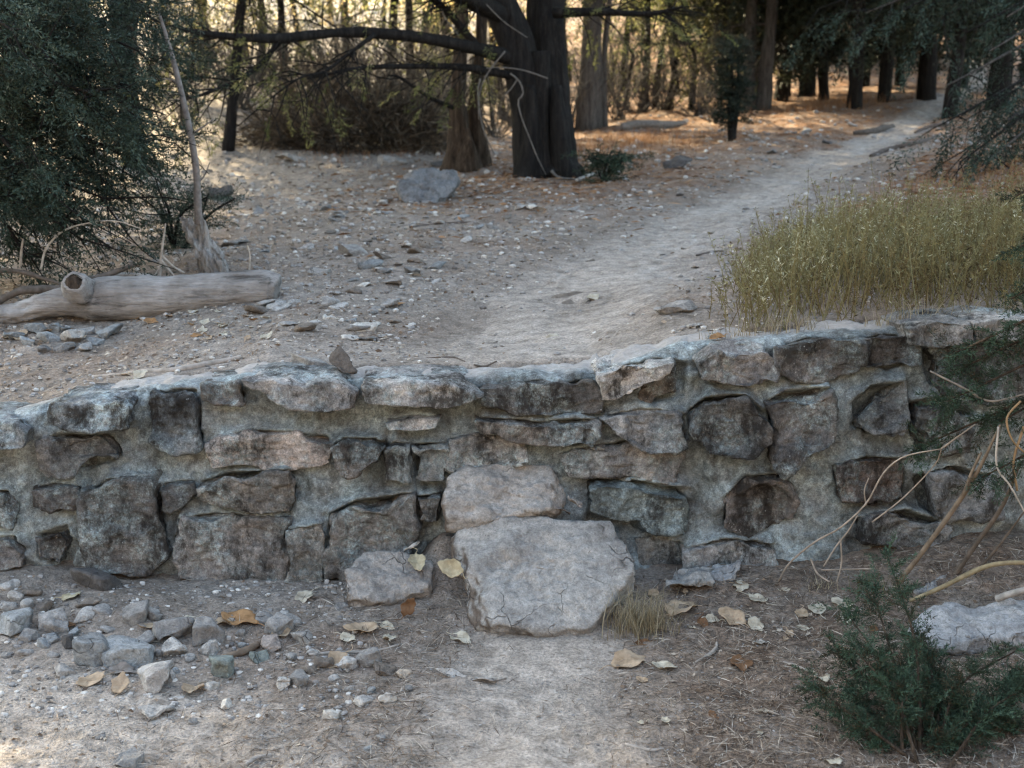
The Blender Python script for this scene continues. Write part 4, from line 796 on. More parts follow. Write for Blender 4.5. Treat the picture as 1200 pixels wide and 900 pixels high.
BIG = [(156, 732, 34, 27, GRY, 'grey angular stone at the top of the pebble pile below the wall'), (178, 726, 26, 17, PAL, 'pale stone touching the angular grey one at the top of the pile'),
 (58, 742, 36, 26, GRY, 'rounded grey stone at the left of the pebble pile'), (32, 752, 22, 14, GRY, 'small stone left of the rounded grey stone in the pile'), (60, 754, 19, 15, BLG, 'small bluish stone in front of the rounded grey stone'), (79, 758, 17, 16, DRK, 'small dark stone beside a dry leaf at the left of the pile'),
 (108, 782, 46, 40, BLG, 'biggest bluish stone in the middle of the pebble pile'), (148, 782, 60, 34, BLG, 'broad bluish stone right of the biggest one in the pile'), (176, 813, 46, 36, PAL, 'pale block at the front of the pebble pile beside tan leaves'), (200, 752, 46, 26, GRY, 'long grey stone behind the broad bluish stones'),
 (242, 756, 38, 32, GRY, 'grey pyramid shaped stone right of the pebble pile'), (202, 768, 32, 20, PAL, 'pale flat stone below the grey pyramid stone'), (243, 768, 21, 15, PAL, 'small pale stone just below the grey pyramid stone'), (260, 796, 43, 28, GRN, 'dark greenish chipped stone lying alone right of the pile'),
 (304, 777, 31, 15, GRN, 'flat greenish stone at the end of a brown stick'), (324, 744, 31, 22, GRY, 'grey stone right of the large orange brown leaf'), (354, 754, 27, 18, PAL, 'oval pale stone standing alone on the soil below the wall'), (316, 764, 31, 18, PNK, 'pinkish stone beside the brown stick'),
 (312, 732, 25, 17, GRY, 'small grey stone nearest the pillar stone of the wall'), (342, 734, 21, 16, GRY, 'small grey stone between the orange brown leaf and the left step'), (348, 804, 25, 16, GRY, 'grey pebble of a touching pair on the brown soil'), (330, 808, 21, 15, WHT, 'whitish pebble of a touching pair on the brown soil'),
 (378, 784, 25, 17, BRO, 'brown pebble under tan leaves left of the path'), (404, 786, 23, 19, PAL, 'pale pebble next to the brown one left of the path'), (432, 782, 33, 26, GRY, 'grey stone with a thin stick across it left of the path'), (448, 793, 29, 17, BRO, 'flat brown stone left of the flat path stone'), (472, 795, 19, 12, TAN, 'tan chip of stone next to the flat brown stone'),
 (454, 825, 20, 17, WHT, 'white cube shaped stone at the left edge of the lower path'), (428, 827, 26, 11, PAL, 'flat pale stone beside the white cube shaped stone'), (390, 843, 20, 12, WHT, 'white chip at the lower edge of the bare soil left of the path'), (264, 832, 16, 14, WHT, 'lone white pebble below the dark greenish stone'), (244, 808, 20, 10, WHT, 'whitish square chip right of the curled tan leaf'), (184, 841, 38, 15, PAL, 'thin pale flake in front of the pebble pile'), (18, 742, 40, 26, BLG, 'bluish stone at the left picture edge in the pebble pile'), (110, 690, 50, 22, DRK, 'flat dark stone against the wall foot at the left'), (76, 793, 25, 14, PAL, 'pale flat stone in front of the biggest bluish stone'), (198, 800, 19, 15, GRY, 'grey pebble right of the pale front block'), (146, 898, 36, 13, PAL, 'pale stone half buried at the bottom picture edge')]
for i, (a, c, w, h, colr, lb) in enumerate(BIG): stone(a, c, w, h, colr, lb, 1000+i, planes=8)
PB = [(10, 692, 24, 12), (16, 705, 20, 14), (8, 714, 22, 10), (37, 700, 24, 14), (30, 714, 20, 12), (52, 716, 18, 10), (120, 720, 24, 11), (100, 714, 30, 14), (95, 728, 26, 12), (5, 772, 14, 9), (30, 770, 22, 11), (50, 760, 17, 11), (62, 772, 16, 10), (284, 760, 12, 10), (362, 790, 20, 11), (390, 798, 14, 8), (126, 742, 18, 10), (220, 742, 20, 12), (170, 755, 22, 12), (85, 745, 14, 9), (186, 770, 16, 10), (222, 775, 18, 11), (340, 775, 20, 12), (366, 768, 14, 9), (410, 810, 14, 9), (436, 812, 12, 8), (445, 868, 14, 9), (430, 880, 12, 8), (295, 805, 10, 7), (225, 850, 14, 8), (282, 745, 14, 10), (140, 765, 18, 10), (332, 722, 14, 9), (380, 738, 14, 9), (400, 715, 16, 9), (18, 790, 12, 6), (116, 865, 14, 7), (20, 855, 10, 6), (205, 790, 14, 9), (478, 810, 12, 7)]
for i, (a, c, w, h) in enumerate(PB): stone(a, c, w, h, random.choice([GRY, PAL, BLG, GRY, BRO, PAL]), 'small pebble lying loose among the stones below the wall at the left', 1100+i, 'pebble', 'loose pebbles below the wall', 2, 'pebble')
# upper ground
YB = G(500, 238)[1]
hull_thing('boulder', [P(467, 216, YB+.2), P(482, 204, YB+.3), P(505, 196, YB+.45), P(530, 197, YB+.5), P(538, 216, YB+.3), P(522, 232, YB+.05), P(495, 238, YB), P(470, 236, YB+.05), P(475, 210, YB+.8), P(535, 212, YB+.8), P(480, 244, YB+.1), P(520, 242, YB+.1)], (.15, .15, .153), 'large grey boulder on the ground before the brown split trunk', 'boulder', 14, 5, 30, .03, .01, .01)
hull_thing('stone', [P(374, 432, 4.62), P(396, 396, 4.66), P(414, 408, 4.65), P(421, 434, 4.61), P(392, 440, 4.58), P(385, 424, 4.78), P(414, 418, 4.78), P(400, 450, 4.68)], (.075, .066, .06), 'dark triangular stone standing on the top of the wall', 'stone', 15, 5, 40, .006, .003, .004)
UP = [(255, 234, 32, 24, DRK, 'dark stone beside the foot of the leaning grey snag'), (460, 194, 32, 17, PAL, 'pale stone on the slope behind the large grey boulder'), (797, 197, 30, 18, DRK, 'dark grey stone left of the trail, beyond the big juniper'), (612, 246, 26, 11, PAL, 'pale flat stone on the soil below the big dark juniper'), (632, 247, 22, 11, WHT, 'whitish stone touching the flat one below the big juniper'), (672, 248, 18, 9, PAL, 'pale chip of stone beside the path below the big juniper'), (362, 437, 52, 26, PAL, 'pale sloping stone left of the dark triangular one on the wall top'),
 (460, 336, 44, 13, PAL, 'low pale flat stone on the upper ground left of the path'), (793, 368, 52, 20, PAL, 'flat pale stone sunk at the right edge of the path before the weeds'), (668, 357, 60, 10, BRO, 'low crumbling lump of earth and stone in the path'), (303, 164, 26, 20, PAL, 'pale boulder on the slope right of the small bare tree'), (377, 166, 24, 20, GRY, 'grey stone on the slope at the foot of the brush mound'), (343, 190, 40, 12, PAL, 'flat pale rock on the slope below the brush mound'), (412, 300, 34, 16, PAL, 'pale stone on the rubble left of the path'), (372, 322, 24, 12, PAL, 'pale flat stone right of the log end'), (268, 288, 34, 13, GRY, 'grey flat stone right of the bleached stump'), (515, 196, 20, 12, DRK, 'dark stone behind the large grey boulder'), (430, 398, 34, 10, BLG, 'low bluish flat stone sunk in the soil above the wall'), (905, 180, 14, 9, GRY, 'small stone in the middle of the far trail'), (820, 188, 12, 7, PAL, 'small pale stone right of the dark grey one by the trail'), (880, 393, 30, 14, WHT, 'white stone at the foot of the weeds on the wall'), (905, 388, 26, 12, PAL, 'pale stone right of the white one under the weeds'), (840, 388, 22, 7, WHT, 'white flat chip behind the orange leaf on the wall'), (810, 384, 24, 8, PAL, 'flat pale chip near the wall edge right of the path'), (575, 395, 16, 5, GRY, 'thin grey chip on the path above the wall'), (945, 156, 14, 8, PAL, 'small pale stone below the dark conifers'), (885, 165, 16, 9, BRO, 'brown stone right of the small juniper sapling'), (1000, 148, 14, 8, PAL, 'pale stone at the foot of the trail bend conifer')]
for i, (a, c, w, h, colr, lb) in enumerate(UP): stone(a, c, w, h, colr, lb, 1200+i, flat=.8 if h > 14 else .6)
CB = [(42, 392, 24, 14), (70, 390, 22, 14), (55, 402, 26, 14), (80, 402, 30, 16), (100, 394, 20, 12), (72, 412, 24, 13), (96, 412, 22, 11), (30, 405, 20, 11), (125, 395, 26, 13), (112, 404, 18, 10), (14, 398, 20, 12), (50, 414, 18, 9)]
for i, (a, c, w, h) in enumerate(CB): stone(a, c, w, h, random.choice([BLG, PAL, BLG, GRY]), 'cobble in the little heap of stones below the grey log', 1300+i, 'cobble', 'cobbles heaped below the log', 3, 'cobble')
r = np.random.default_rng(9); n_ = 0
while n_ < 90:
    a, c = r.uniform(300, 600), r.uniform(215, 400)
    if a > 520-(c-240)*.1 and c > 300: continue
    w = r.uniform(8, 26)*(c/330); stone(a, c, w, w*r.uniform(.3, .55), random.choice([PAL, GRY, PAL, BLG, WHT, BRO]), 'small flat stone scattered on the rubbly ground left of the upper path', 1400+n_, 'stone', 'scattered stones left of the upper path', 2, flat=.8); n_ += 1
for i in range(26):
    a, c = r.uniform(640, 1010), r.uniform(150, 330); w = r.uniform(6, 13); x_ = G(a, c); 
    stone(a, c, w, w*.45, random.choice([PAL, GRY, BRO, DRK]), 'small stone lying beside the upper trail as it climbs to the trees', 1500+i, 'stone', 'small stones along the upper trail', 2, flat=.8)

# ------------------------------------------------------------------ log, snag, stump, sticks
c0 = G(190, 371); yl = c0[1]+.11; u = yl/FPX
ax = np.array([P(-230, 412, yl-.25), P(-120, 385, yl-.12), P(-40, 376, yl-.05), P(15, 369, yl), P(55, 357, yl), P(92, 351, yl), P(140, 350, yl), P(200, 347, yl), P(260, 343, yl+.02), P(305, 339, yl+.03), P(318, 339, yl+.035), P(327, 341, yl+.035)])
S = spline(ax, 160); rad = np.interp(np.linspace(0, 1, 160), [0, .2, .33, .42, .5, .62, .75, .88, .965, .985, 1], np.array([18, 16, 14, 18, 27, 25, 24, 22, 19.5, 17, 6])*u)
V, Fq, Ft = tube(S, rad, 44, .03, 61)
q = V.copy(); N_ = vnormals(V, np.vstack([Fq[:, :3], Fq[:, [0, 2, 3]]]))
kn = P(88, 333, yl-.10); dk = np.linalg.norm(V-kn, axis=1); V = V+N_*(.050*np.exp(-(dk/.095)**2)-.03*np.exp(-(dk/.036)**2))[:, None]+N_*(.004*fbm(q*[1, 3.5, 3.5], .09, 4, 62)+.003*ridged(q*[.5, 5, 5], .10, 3, 65)*(1+1.6*(1-sm(-2.6, -2.1, q[:, 0]))))[:, None]
lb_ = np.array([S[90][0], S[90][1], h1(S[90][0], S[90][1])]); log = tag(empty('log', lb_), 'thick bleached grey log with a round knot lying on the ground at the left', 'log')
link('trunk', mesh('trunk', V-lb_, [Fq, Ft]), M['wood'], log)
kd = np.array([.0, -.80, .60]); m = MB(); m.tube(spline([kn-kd*.05, kn-kd*.005, kn+kd*.016, kn+kd*.020], 16), [.085, .066, .056, .042], 24, .16, 63, False); m.part('knot_rim', M['wood'], log, lb_)
V, F = rock((.075, .075, .075), 4, 64, 10, .08); V = V-np.outer(V@kd, kd)*.75; m = MB(); m.add(V*1.1+(kn+kd*.008), F); m.part('knot', M['bark_brown'], log, lb_)
def stick(pts, rad, label, cat='stick', col=(.28, .25, .225), Ys=None, mat='twig', name='stick', group=None, lift=.0, wob=.12, seg=7, n=26, subs=()):
    q = np.array([G(a, c, rad[0]*.7+lift) for a, c in pts]) if Ys is None else pp(pts, Ys)
    b = np.array([q[0][0], q[0][1], q[:, 2].min()-rad[0]]); t = None; m = MB(); m.tube(spline(q, n), rad, seg, wob, int(rng.integers(999)))
    if not subs: return m.solo(name, M[mat], label, cat, group, color=col)
    t = tag(empty(name, b), label, cat, group); m.part('stem', M[mat], t, b, color=col)
    for sp, sy, sr in subs:
        m = MB(); m.tube(spline(pp(sp, sy), 16), sr, 6, wob, 3); m.part('side_twig', M[mat], t, b, color=col)
    return t
stick([(108, 443), (160, 438), (205, 435), (250, 427), (283, 420)], [.006, .010, .014, .012, .009], 'long grey stick lying along the top of the wall at the left', wob=.25)
stick([(480, 267), (515, 263), (552, 261)], [.008, .012, .006], 'thin dark stick lying on the upper ground left of the path', col=(.12, .10, .09))
stick([(262, 773), (285, 766), (303, 758)], [.011, .014, .010], 'short thick brown stick among the stones right of the pebble pile', col=(.14, .105, .08), wob=.25)
stick([(335, 760), (350, 756), (372, 750)], [.004, .005, .003], 'thin pale twig left of the oval pale stone')
stick([(362, 768), (395, 766), (440, 764), (470, 756)], [.005, .006, .004], 'long thin pale stick across the pebbles left of the path')
stick([(815, 777), (828, 770), (838, 762), (840, 754)], [.004, .007, .005], 'short curved grey root piece on the soil right of the tan leaf', col=(.26, .235, .21))
stick([(905, 774), (930, 780), (952, 790)], [.004, .004, .003], 'thin pale twig by the orange brown leaf at the right')
stick([(733, 873), (760, 880), (778, 878)], [.004, .005, .003], 'pale bent twig at the bottom right of the lower path')
stick([(288, 898), (300, 890), (318, 886)], [.006, .007, .004], 'pale stick end at the bottom edge left of the lower path')
stick([(150, 362), (175, 357), (205, 360)], [.006, .008, .004], 'tan strip of bark lying under the grey log', col=(.33, .27, .2)) if False else None
stick([(500, 420), (530, 419), (545, 424)], [.003, .003, .002], 'thin dark twig on the path near the wall edge', col=(.11, .09, .08))
stick([(555, 428), (568, 430), (582, 424)], [.003, .005, .003], 'little dark forked twig on the wall top in the middle', col=(.10, .085, .075))
stick([(340, 362), (352, 360), (365, 356)], [.004, .006, .004], 'short dark twig on the soil right of the log', col=(.13, .11, .1))
stick([(728, 153), (750, 150), (780, 150), (803, 148)], [.06, .07, .06, .04], 'fallen dark branch lying on orange grass by the clearing', 'fallen branch', (.16, .14, .125), wob=.25, n=40, name='fallen_branch', seg=10)
stick([(1000, 158), (1020, 157), (1046, 151)], [.03, .055, .05], 'short dark rotten log beside the far end of the trail', 'log', (.085, .07, .06), wob=.3, n=30, name='fallen_branch', seg=10)
stick([(1020, 184), (1045, 176), (1070, 170), (1100, 161)], [.02, .035, .03, .02], 'dark root running along the right edge of the far trail', 'root', (.09, .07, .06), wob=.3, n=40, name='tree_root', seg=8)
stick([(1072, 157), (1090, 150), (1112, 147)], [.02, .035, .02], 'short dark root above the longer one at the far trail', 'root', (.09, .07, .06), wob=.3, n=30, name='tree_root', seg=8)
stick([(676, 214), (692, 208), (712, 201)], [.018, .025, .012], 'bleached branch end lying at the right foot of the big juniper', col=(.34, .31, .28), lift=.01)
stick([(488, 182), (500, 174), (516, 172)], [.012, .016, .01], 'pale curved stick behind the large grey boulder', col=(.32, .28, .24), lift=.02)
stick([(816, 300), (835, 296), (848, 295)], [.006, .008, .005], 'thin dark stick at the right edge of the path before the weeds', col=(.12, .10, .09))
# behind the log
yb = c0[1]+.45
stick([(-30, 372), (20, 342), (70, 338), (120, 324), (158, 310)], [.022, .020, .022, .018, .012], 'dark broken branch lying behind the log, its pale end pointing right', 'branch', (.10, .085, .075), Ys=(yb-.2, yb), name='fallen_branch', wob=.2)
stick([(-20, 318), (20, 318), (50, 326), (75, 334)], [.014, .012, .008], 'thin dark branch sloping down behind the left end of the log', 'branch', (.10, .085, .075), Ys=(yb+.1, yb), name='fallen_branch', wob=.2)
stick([(48, 316), (54, 292), (72, 272), (100, 262), (135, 259), (165, 268)], [.006, .005, .004, .002], 'pale arching bare stem before the left juniper boughs', 'bare stem', (.36, .33, .29), Ys=(yb, yb+.1), name='dry_stalk')
stick([(24, 312), (25, 295), (27, 280)], [.008, .005], 'short pale upright stem behind the left end of the log', 'bare stem', (.33, .3, .27), Ys=yb+.1, name='dry_stalk')
stick([(292, 318), (293, 300), (290, 287)], [.004, .003], 'thin pale upright stem behind the right end of the log', 'bare stem', (.36, .33, .29), Ys=yb+.1, name='dry_stalk')
stick([(187, 326), (189, 300), (194, 262)], [.008, .007, .004], 'straight pale stem between the log and the bleached stump', 'bare stem', (.33, .30, .27), Ys=yb+.2, name='dry_stalk', subs=[([(190, 300), (203, 312), (216, 320)], yb+.2, [.006, .004]), ([(189, 305), (200, 318), (206, 326)], yb+.18, [.006, .004]), ([(188, 312), (182, 322), (176, 327)], yb+.2, [.006, .004])])
stick([(90, 328), (140, 322), (180, 324)], [.014, .012, .010], 'pale slender branch lying close behind the log', 'branch', (.33, .31, .29), Ys=yb+.05, name='fallen_branch')
# bleached stump and the snag rising from it
sb = G(238, 320); ys_ = sb[1]
m = MB(); m.tube(spline(pp([(258, 326), (243, 298), (227, 272), (212, 254)], (ys_-.04, ys_+.06)), 70), [.055, .06, .045, .012], 60, .35, 71); m.tube(spline(pp([(236, 322), (241, 290), (236, 266), (231, 246)], ys_), 50), [.03, .04, .034, .02], 40, .3, 72); m.tube(spline(pp([(266, 322), (258, 306), (250, 292)], ys_-.06), 40), [.03, .028, .016], 36, .35, 73)
V, F = m.get(); Nn = vnormals(V, np.vstack([f[:, :3] for f in F]+[f[:, [0, 2, 3]] for f in F if f.shape[1] == 4])); m.V = [V+Nn*(.013*ridged(V*[1, 1, .16], .035, 3, 75)+.006*fbm(V*[1, 1, .3], .02, 2, 76))[:, None]]; m.n = len(V)
m.solo('stump', M['wood_up'], 'bleached splintered stump standing behind the log, at the foot of the leaning snag', 'stump')
stick([(233, 262), (232, 245), (230, 200), (222, 150), (208, 90), (197, 50), (187, 16)], [.026, .022, .020, .018, .016, .013, .006], 'tall bare grey snag leaning left above the bleached stump', 'dead sapling', (.165, .155, .152), Ys=(ys_, ys_-.1), name='dead_sapling', wob=.06, n=60, seg=10,
      subs=[([(224, 158), (236, 150), (250, 140)], ys_-.05, [.008, .003]), ([(213, 108), (204, 95), (190, 92)], ys_-.05, [.008, .003]), ([(231, 215), (240, 205), (246, 190)], ys_, [.006, .003])])
# bare sticks at the lower right
PT = (.25, .21, .175); BT = (.15, .115, .085)
stick([(1052, 684), (1092, 632), (1130, 578), (1152, 540), (1172, 498)], [.009, .009, .008, .006, .003], 'stout brown stick rising up to the right before the wall', 'branch', BT, Ys=(4.15, 4.0), name='bare_branch', subs=[([(1130, 578), (1138, 555), (1150, 530)], 4.05, [.007, .004])])
stick([(1108, 690), (1142, 640), (1175, 592), (1196, 540)], [.010, .009, .007, .005], 'dark stick behind the stout brown one, rising to the right edge', 'branch', (.10, .08, .065), Ys=(4.25, 4.15), name='bare_branch', subs=[([(1142, 672), (1170, 640), (1200, 600)], (4.2, 4.1), [.006, .003])])
stick([(1066, 704), (1100, 690), (1145, 668), (1175, 660), (1230, 659)], [.006, .008, .009, .008, .008], 'yellowish curved stick above the large bluish rock', 'branch', (.22, .18, .115), Ys=(4.1, 3.95), name='bare_branch')
stick([(1168, 702), (1185, 696), (1230, 684)], [.012, .012, .011], 'short grey stick end at the right edge above the bluish rock', 'branch', (.27, .25, .23), Ys=(3.95, 3.9), name='bare_branch')
stick([(912, 682), (925, 660), (955, 635), (985, 618), (1015, 590), (1035, 555), (1060, 535), (1103, 526)], [.003, .0035, .0035, .003, .003, .002], 'pale thin looping twig arching before the wall at the right', 'twig', PT, Ys=(4.3, 4.1), name='bare_twig', subs=[([(1022, 612), (1060, 582), (1095, 545), (1103, 527)], (4.2, 4.1), [.003, .002]), ([(1103, 526), (1125, 510), (1143, 497)], 4.1, [.0035, .002]), ([(1015, 592), (1013, 575), (1018, 560)], 4.2, [.003, .002])])
stick([(950, 655), (958, 672), (972, 682)], [.003, .004, .003], 'pale curled twig end on the litter below the looping twig', 'twig', PT, Ys=(4.25, 4.2), name='bare_twig')
stick([(965, 664), (980, 640), (994, 622), (1005, 604)], [.003, .003, .002], 'short pale twig forking below the looping twig', 'twig', PT, Ys=4.22, name='bare_twig', subs=[([(985, 632), (986, 660), (980, 684)], 4.22, [.0035, .003])])
stick([(962, 668), (1000, 667), (1025, 666)], [.003, .003, .002], 'straight pale twig lying level below the looping twig', 'twig', PT, Ys=4.28, name='bare_twig')
stick([(1170, 500), (1168, 545), (1184, 570), (1202, 602)], [.0035, .0035, .003, .003], 'pale kinked stem hanging at the right edge before the wall', 'twig', (.34, .31, .28), Ys=4.0, name='bare_twig')
stick([(1200, 500), (1188, 540), (1192, 575)], [.005, .004, .004], 'brown curling stem at the right edge before the wall', 'twig', (.25, .17, .10), Ys=4.05, name='bare_twig', subs=[([(1196, 470), (1180, 490), (1186, 515), (1200, 530)], 4.03, [.004, .003])])
stick([(1090, 435), (1130, 455), (1160, 470), (1200, 462)], [.003, .004, .003], 'thin grey twig among the hanging green bough at the right', 'twig', (.2, .18, .16), Ys=4.1, name='bare_twig')

# ------------------------------------------------------------------ single leaves
def leafmesh(L, W, seed):
    r = np.random.default_rng(seed); na, nr = 36, 6; th = np.linspace(0, 2*PI, na, endpoint=False)
    kind = seed % 3; lob = [.03, .09, .0][kind]; ro = (.86+lob*np.cos(th*5)+.03*np.cos(th*9+r.uniform(0, 6))+r.normal(size=na)*.03)*(1-.22*np.abs(np.sin(th/2))**1.5)+.30*np.exp(-(np.minimum(np.abs(th-PI), 9)/.28)**2)
    V = [[0, 0, 0]]; c1, c2, c3, tw = r.uniform(-.5, 1.0), r.uniform(.1, 1.1), r.uniform(-.4, .4), r.uniform(-.5, .5)
    for k in range(1, nr+1):
        s = k/nr
        for t, q in zip(th, ro):
            u_, v_ = math.cos(t)*q*s, math.sin(t)*q*s*.8
            V.append([u_*L/2, v_*W/2/.8, (.16*(c1*u_*u_+c2*abs(v_)**1.5*1.3+tw*u_*v_+c3*u_*u_*u_)+.035*math.sin(5*u_+3*v_+seed)+.03*abs(math.sin(t*2.5))*s)*L])
    V = np.array(V); F3 = np.array([[0, 1+i, 1+(i+1) % na] for i in range(na)]); F4 = np.array([[1+(k-1)*na+i, 1+k*na+i, 1+k*na+(i+1) % na, 1+(k-1)*na+(i+1) % na] for k in range(1, nr) for i in range(na)])
    n = len(V); th_ = .0009; Vb = V-[0, 0, th_]; e = 1+(nr-1)*na; rim = np.array([[e+i, e+i+n, e+(i+1) % na+n, e+(i+1) % na] for i in range(na)])
    m = MB(); m.V = [V, Vb]; m.n = 2*n; m.T = [F3, F3[:, ::-1]+n]; m.Q = [F4, F4[:, ::-1]+n, rim]
    m.tube(spline([[L*.42, 0, 0], [L*.6, .01*r.normal(), .004], [L*.8, .03*r.normal()*L*5, .0]], 8), [.0016, .0011], 5, 0, 0, False); return m.get()
def leaf(px, py, w, col, label, seed, group=None, pitch=None, h=.012, Yd=None, asp=.8):
    b = G(px, py) if Yd is None else P(px, py, Yd); L = w*b[1]/FPX*1.1; r = np.random.default_rng(seed); V, F = leafmesh(L, L*asp, seed)
    rz = r.uniform(0, 2*PI); a = r.uniform(-.25, .45) if pitch is None else pitch; cz, sz, ca, sa = math.cos(rz), math.sin(rz), math.cos(a), math.sin(a)
    V = V@np.array([[cz, -sz, 0], [sz, cz, 0], [0, 0, 1]]).T@np.array([[1, 0, 0], [0, ca, -sa], [0, sa, ca]]).T
    V = V+b+[0, 0, -np.percentile(V[:, 2], 8)+(h*.3 if Yd is None else 0)]
    return solo('dry_leaf', V, F, M['leaf'], label, 'leaf', group, col, None, True)
LT, LP, LO, LB_, LY = (.40, .305, .22), (.47, .43, .355), (.33, .19, .095), (.16, .085, .045), (.44, .385, .27)
LV = [(738, 778, 52, LT, 'largest tan leaf lying on the soil right of the lower path'), (778, 784, 36, LP, 'crumpled pale leaf just right of the largest tan leaf'), (857, 728, 40, LT, 'tan oval leaf on the litter right of the dry grass tuft'), (886, 736, 28, LP, 'pale leaf right of the tan oval one'), (798, 716, 56, LT, 'long tan leaf leaning beside the dry grass tuft'), (868, 688, 28, LP, 'pale leaf below the bluish stone at the wall foot'), (888, 704, 28, LP, 'pale leaf on the litter above the tan oval leaf'), (957, 715, 34, LP, 'pale upright leaf below the looping twig'), (986, 710, 30, LP, 'pale leaf right of the upright one below the looping twig'), (992, 727, 26, LP, 'pale leaf lowest of the cluster below the looping twig'), (940, 722, 26, LT, 'tan leaf lowest left of the cluster below the looping twig'), (868, 780, 42, LB_, 'orange brown leaf on dark litter at the lower right'), (976, 896, 34, LP, 'whitish leaf at the bottom edge left of the juniper seedling'), (964, 796, 28, LP, 'pale leaf left of the juniper seedling'), (940, 738, 16, LP, 'tiny pale leaf on the dark litter'), (1130, 824, 18, LO, 'small orange leaf under the juniper seedling'), (890, 755, 16, WHT, 'small whitish leaf above the orange brown leaf'),
 (280, 728, 52, LO, 'large orange brown leaf above the pebbles at the left'), (262, 732, 32, LT, 'tan leaf partly under the large orange brown leaf'), (106, 800, 42, LT, 'tan leaf leaning on the biggest bluish stone'), (142, 788, 40, PNK, 'pinkish leaf curled before the pale front block'), (142, 808, 34, LT, 'tan leaf lowest before the pale front block'), (226, 812, 42, LT, 'curled tan leaf on the bare soil below the dark greenish stone'), (172, 736, 26, LT, 'small tan leaf on the grey stones of the pile'), (84, 700, 28, LY, 'yellowish leaf near the wall foot at the left'), (222, 730, 34, LP, 'pale leaf left of the large orange brown leaf'), (356, 702, 32, LP, 'pale folded leaf on the soil left of the step block'), (424, 740, 46, LT, 'tan leaf below the left step block'), (408, 750, 26, LP, 'pale leaf at the left end of the tan one below the step block'), (456, 750, 26, LP, 'pale leaf right of the tan one below the step block'), (454, 736, 22, LP, 'small pale leaf behind the tan one below the step block'), (540, 750, 34, LP, 'pale leaf on the soil just below the leaning slab'), (466, 358, 18, LO, 'orange leaf lying on the upper ground above the wall'), (840, 396, 22, LO, 'orange leaf at the edge of the wall before the weeds'), (330, 745, 26, LT, 'tan leaf beside the small grey stones'), (395, 778, 40, LT, 'tan leaf under the thin pale stick left of the path'), (78, 735, 26, LB_, 'brown leaf on the stones at the left of the pile'), (150, 440, 22, LT, 'tan leaf on the wall top under the grey stick'), (165, 443, 22, LP, 'pale leaf on the wall top beside the tan one'), (695, 352, 20, LP, 'pale leaf on the upper path'), (648, 398, 22, LP, 'thin pale leaf lying on the path near the wall')]
for i, (a, c, w, colr, lb) in enumerate(LV): leaf(a, c, w, colr, lb, 2000+i, Yd=4.62 if c == 396 else None)
leaf(489, 662, 32, LY, 'yellowish leaf resting on the right side of the left step block', 2100, Yd=4.33, pitch=.4); leaf(528, 672, 34, LY, 'tan leaf standing upright against the left edge of the leaning slab', 2103, Yd=4.2, pitch=1.1); leaf(479, 720, 26, LB_, 'brown leaf standing on edge at the right of the left step block', 2104, Yd=4.12, pitch=1.2)
r = np.random.default_rng(12)
for i in range(40): leaf(r.uniform(0, 330), r.uniform(352, 400), r.uniform(10, 20), random.choice([LT, LP, LT, LO, LP]), 'small dry leaf scattered on the ground around the grey log', 2200+i, 'dry leaves around the log')
for i in range(20): leaf(r.uniform(740, 1060), r.uniform(685, 860), r.uniform(10, 22), random.choice([LT, LP, LB_, LP]), 'small dry leaf scattered on the dark litter at the lower right', 2300+i, 'dry leaves on the lower right litter')

# ------------------------------------------------------------------ grasses and the seedling
def blades(b, n, L, w, spread, seed, curve=.5):
    r = np.random.default_rng(seed); V, F, A = [], [], []; k = 0
    for i in range(n):
        th = r.uniform(0, 2*PI); o = b+np.array([r.normal()*spread*.3, r.normal()*spread*.25, -.01]); d = np.array([math.cos(th), math.sin(th), 0]); l = L*r.uniform(.4, 1.15); c = r.uniform(.2, 1)*curve; s = np.array([-d[1], d[0], 0])
        for j in range(5):
            t = j/4; p = o+d*l*c*t*t*1.1+np.array([0, 0, l*(t-.45*c*t*t*t)]); ww = w*(1-t*.85); V += [p-s*ww/2, p+s*ww/2]
        F += [[k+2*j, k+2*j+1, k+2*j+3, k+2*j+2] for j in range(4)]; A += [r.uniform(0, 1)]*10; k += 10
    return np.array(V), np.array(F), np.array(A)
for a, c, n, L, sp, lb in [(750, 738, 420, .16, .17, 'dry straw coloured grass tuft at the right foot of the leaning slab'), (960, 690, 40, .07, .10, 'small dry grass tuft under the looping twig'), (1025, 690, 50, .08, .12, 'small greenish tuft on the litter below the stout brown stick')]:
    V, F, A = blades(G(a, c), n, L, .0028, sp, 3000+a, .8); solo('grass_tuft', V, F, M['straw'] if a < 1000 else M['olive'], lb, 'grass', None, attrs={'var': A})
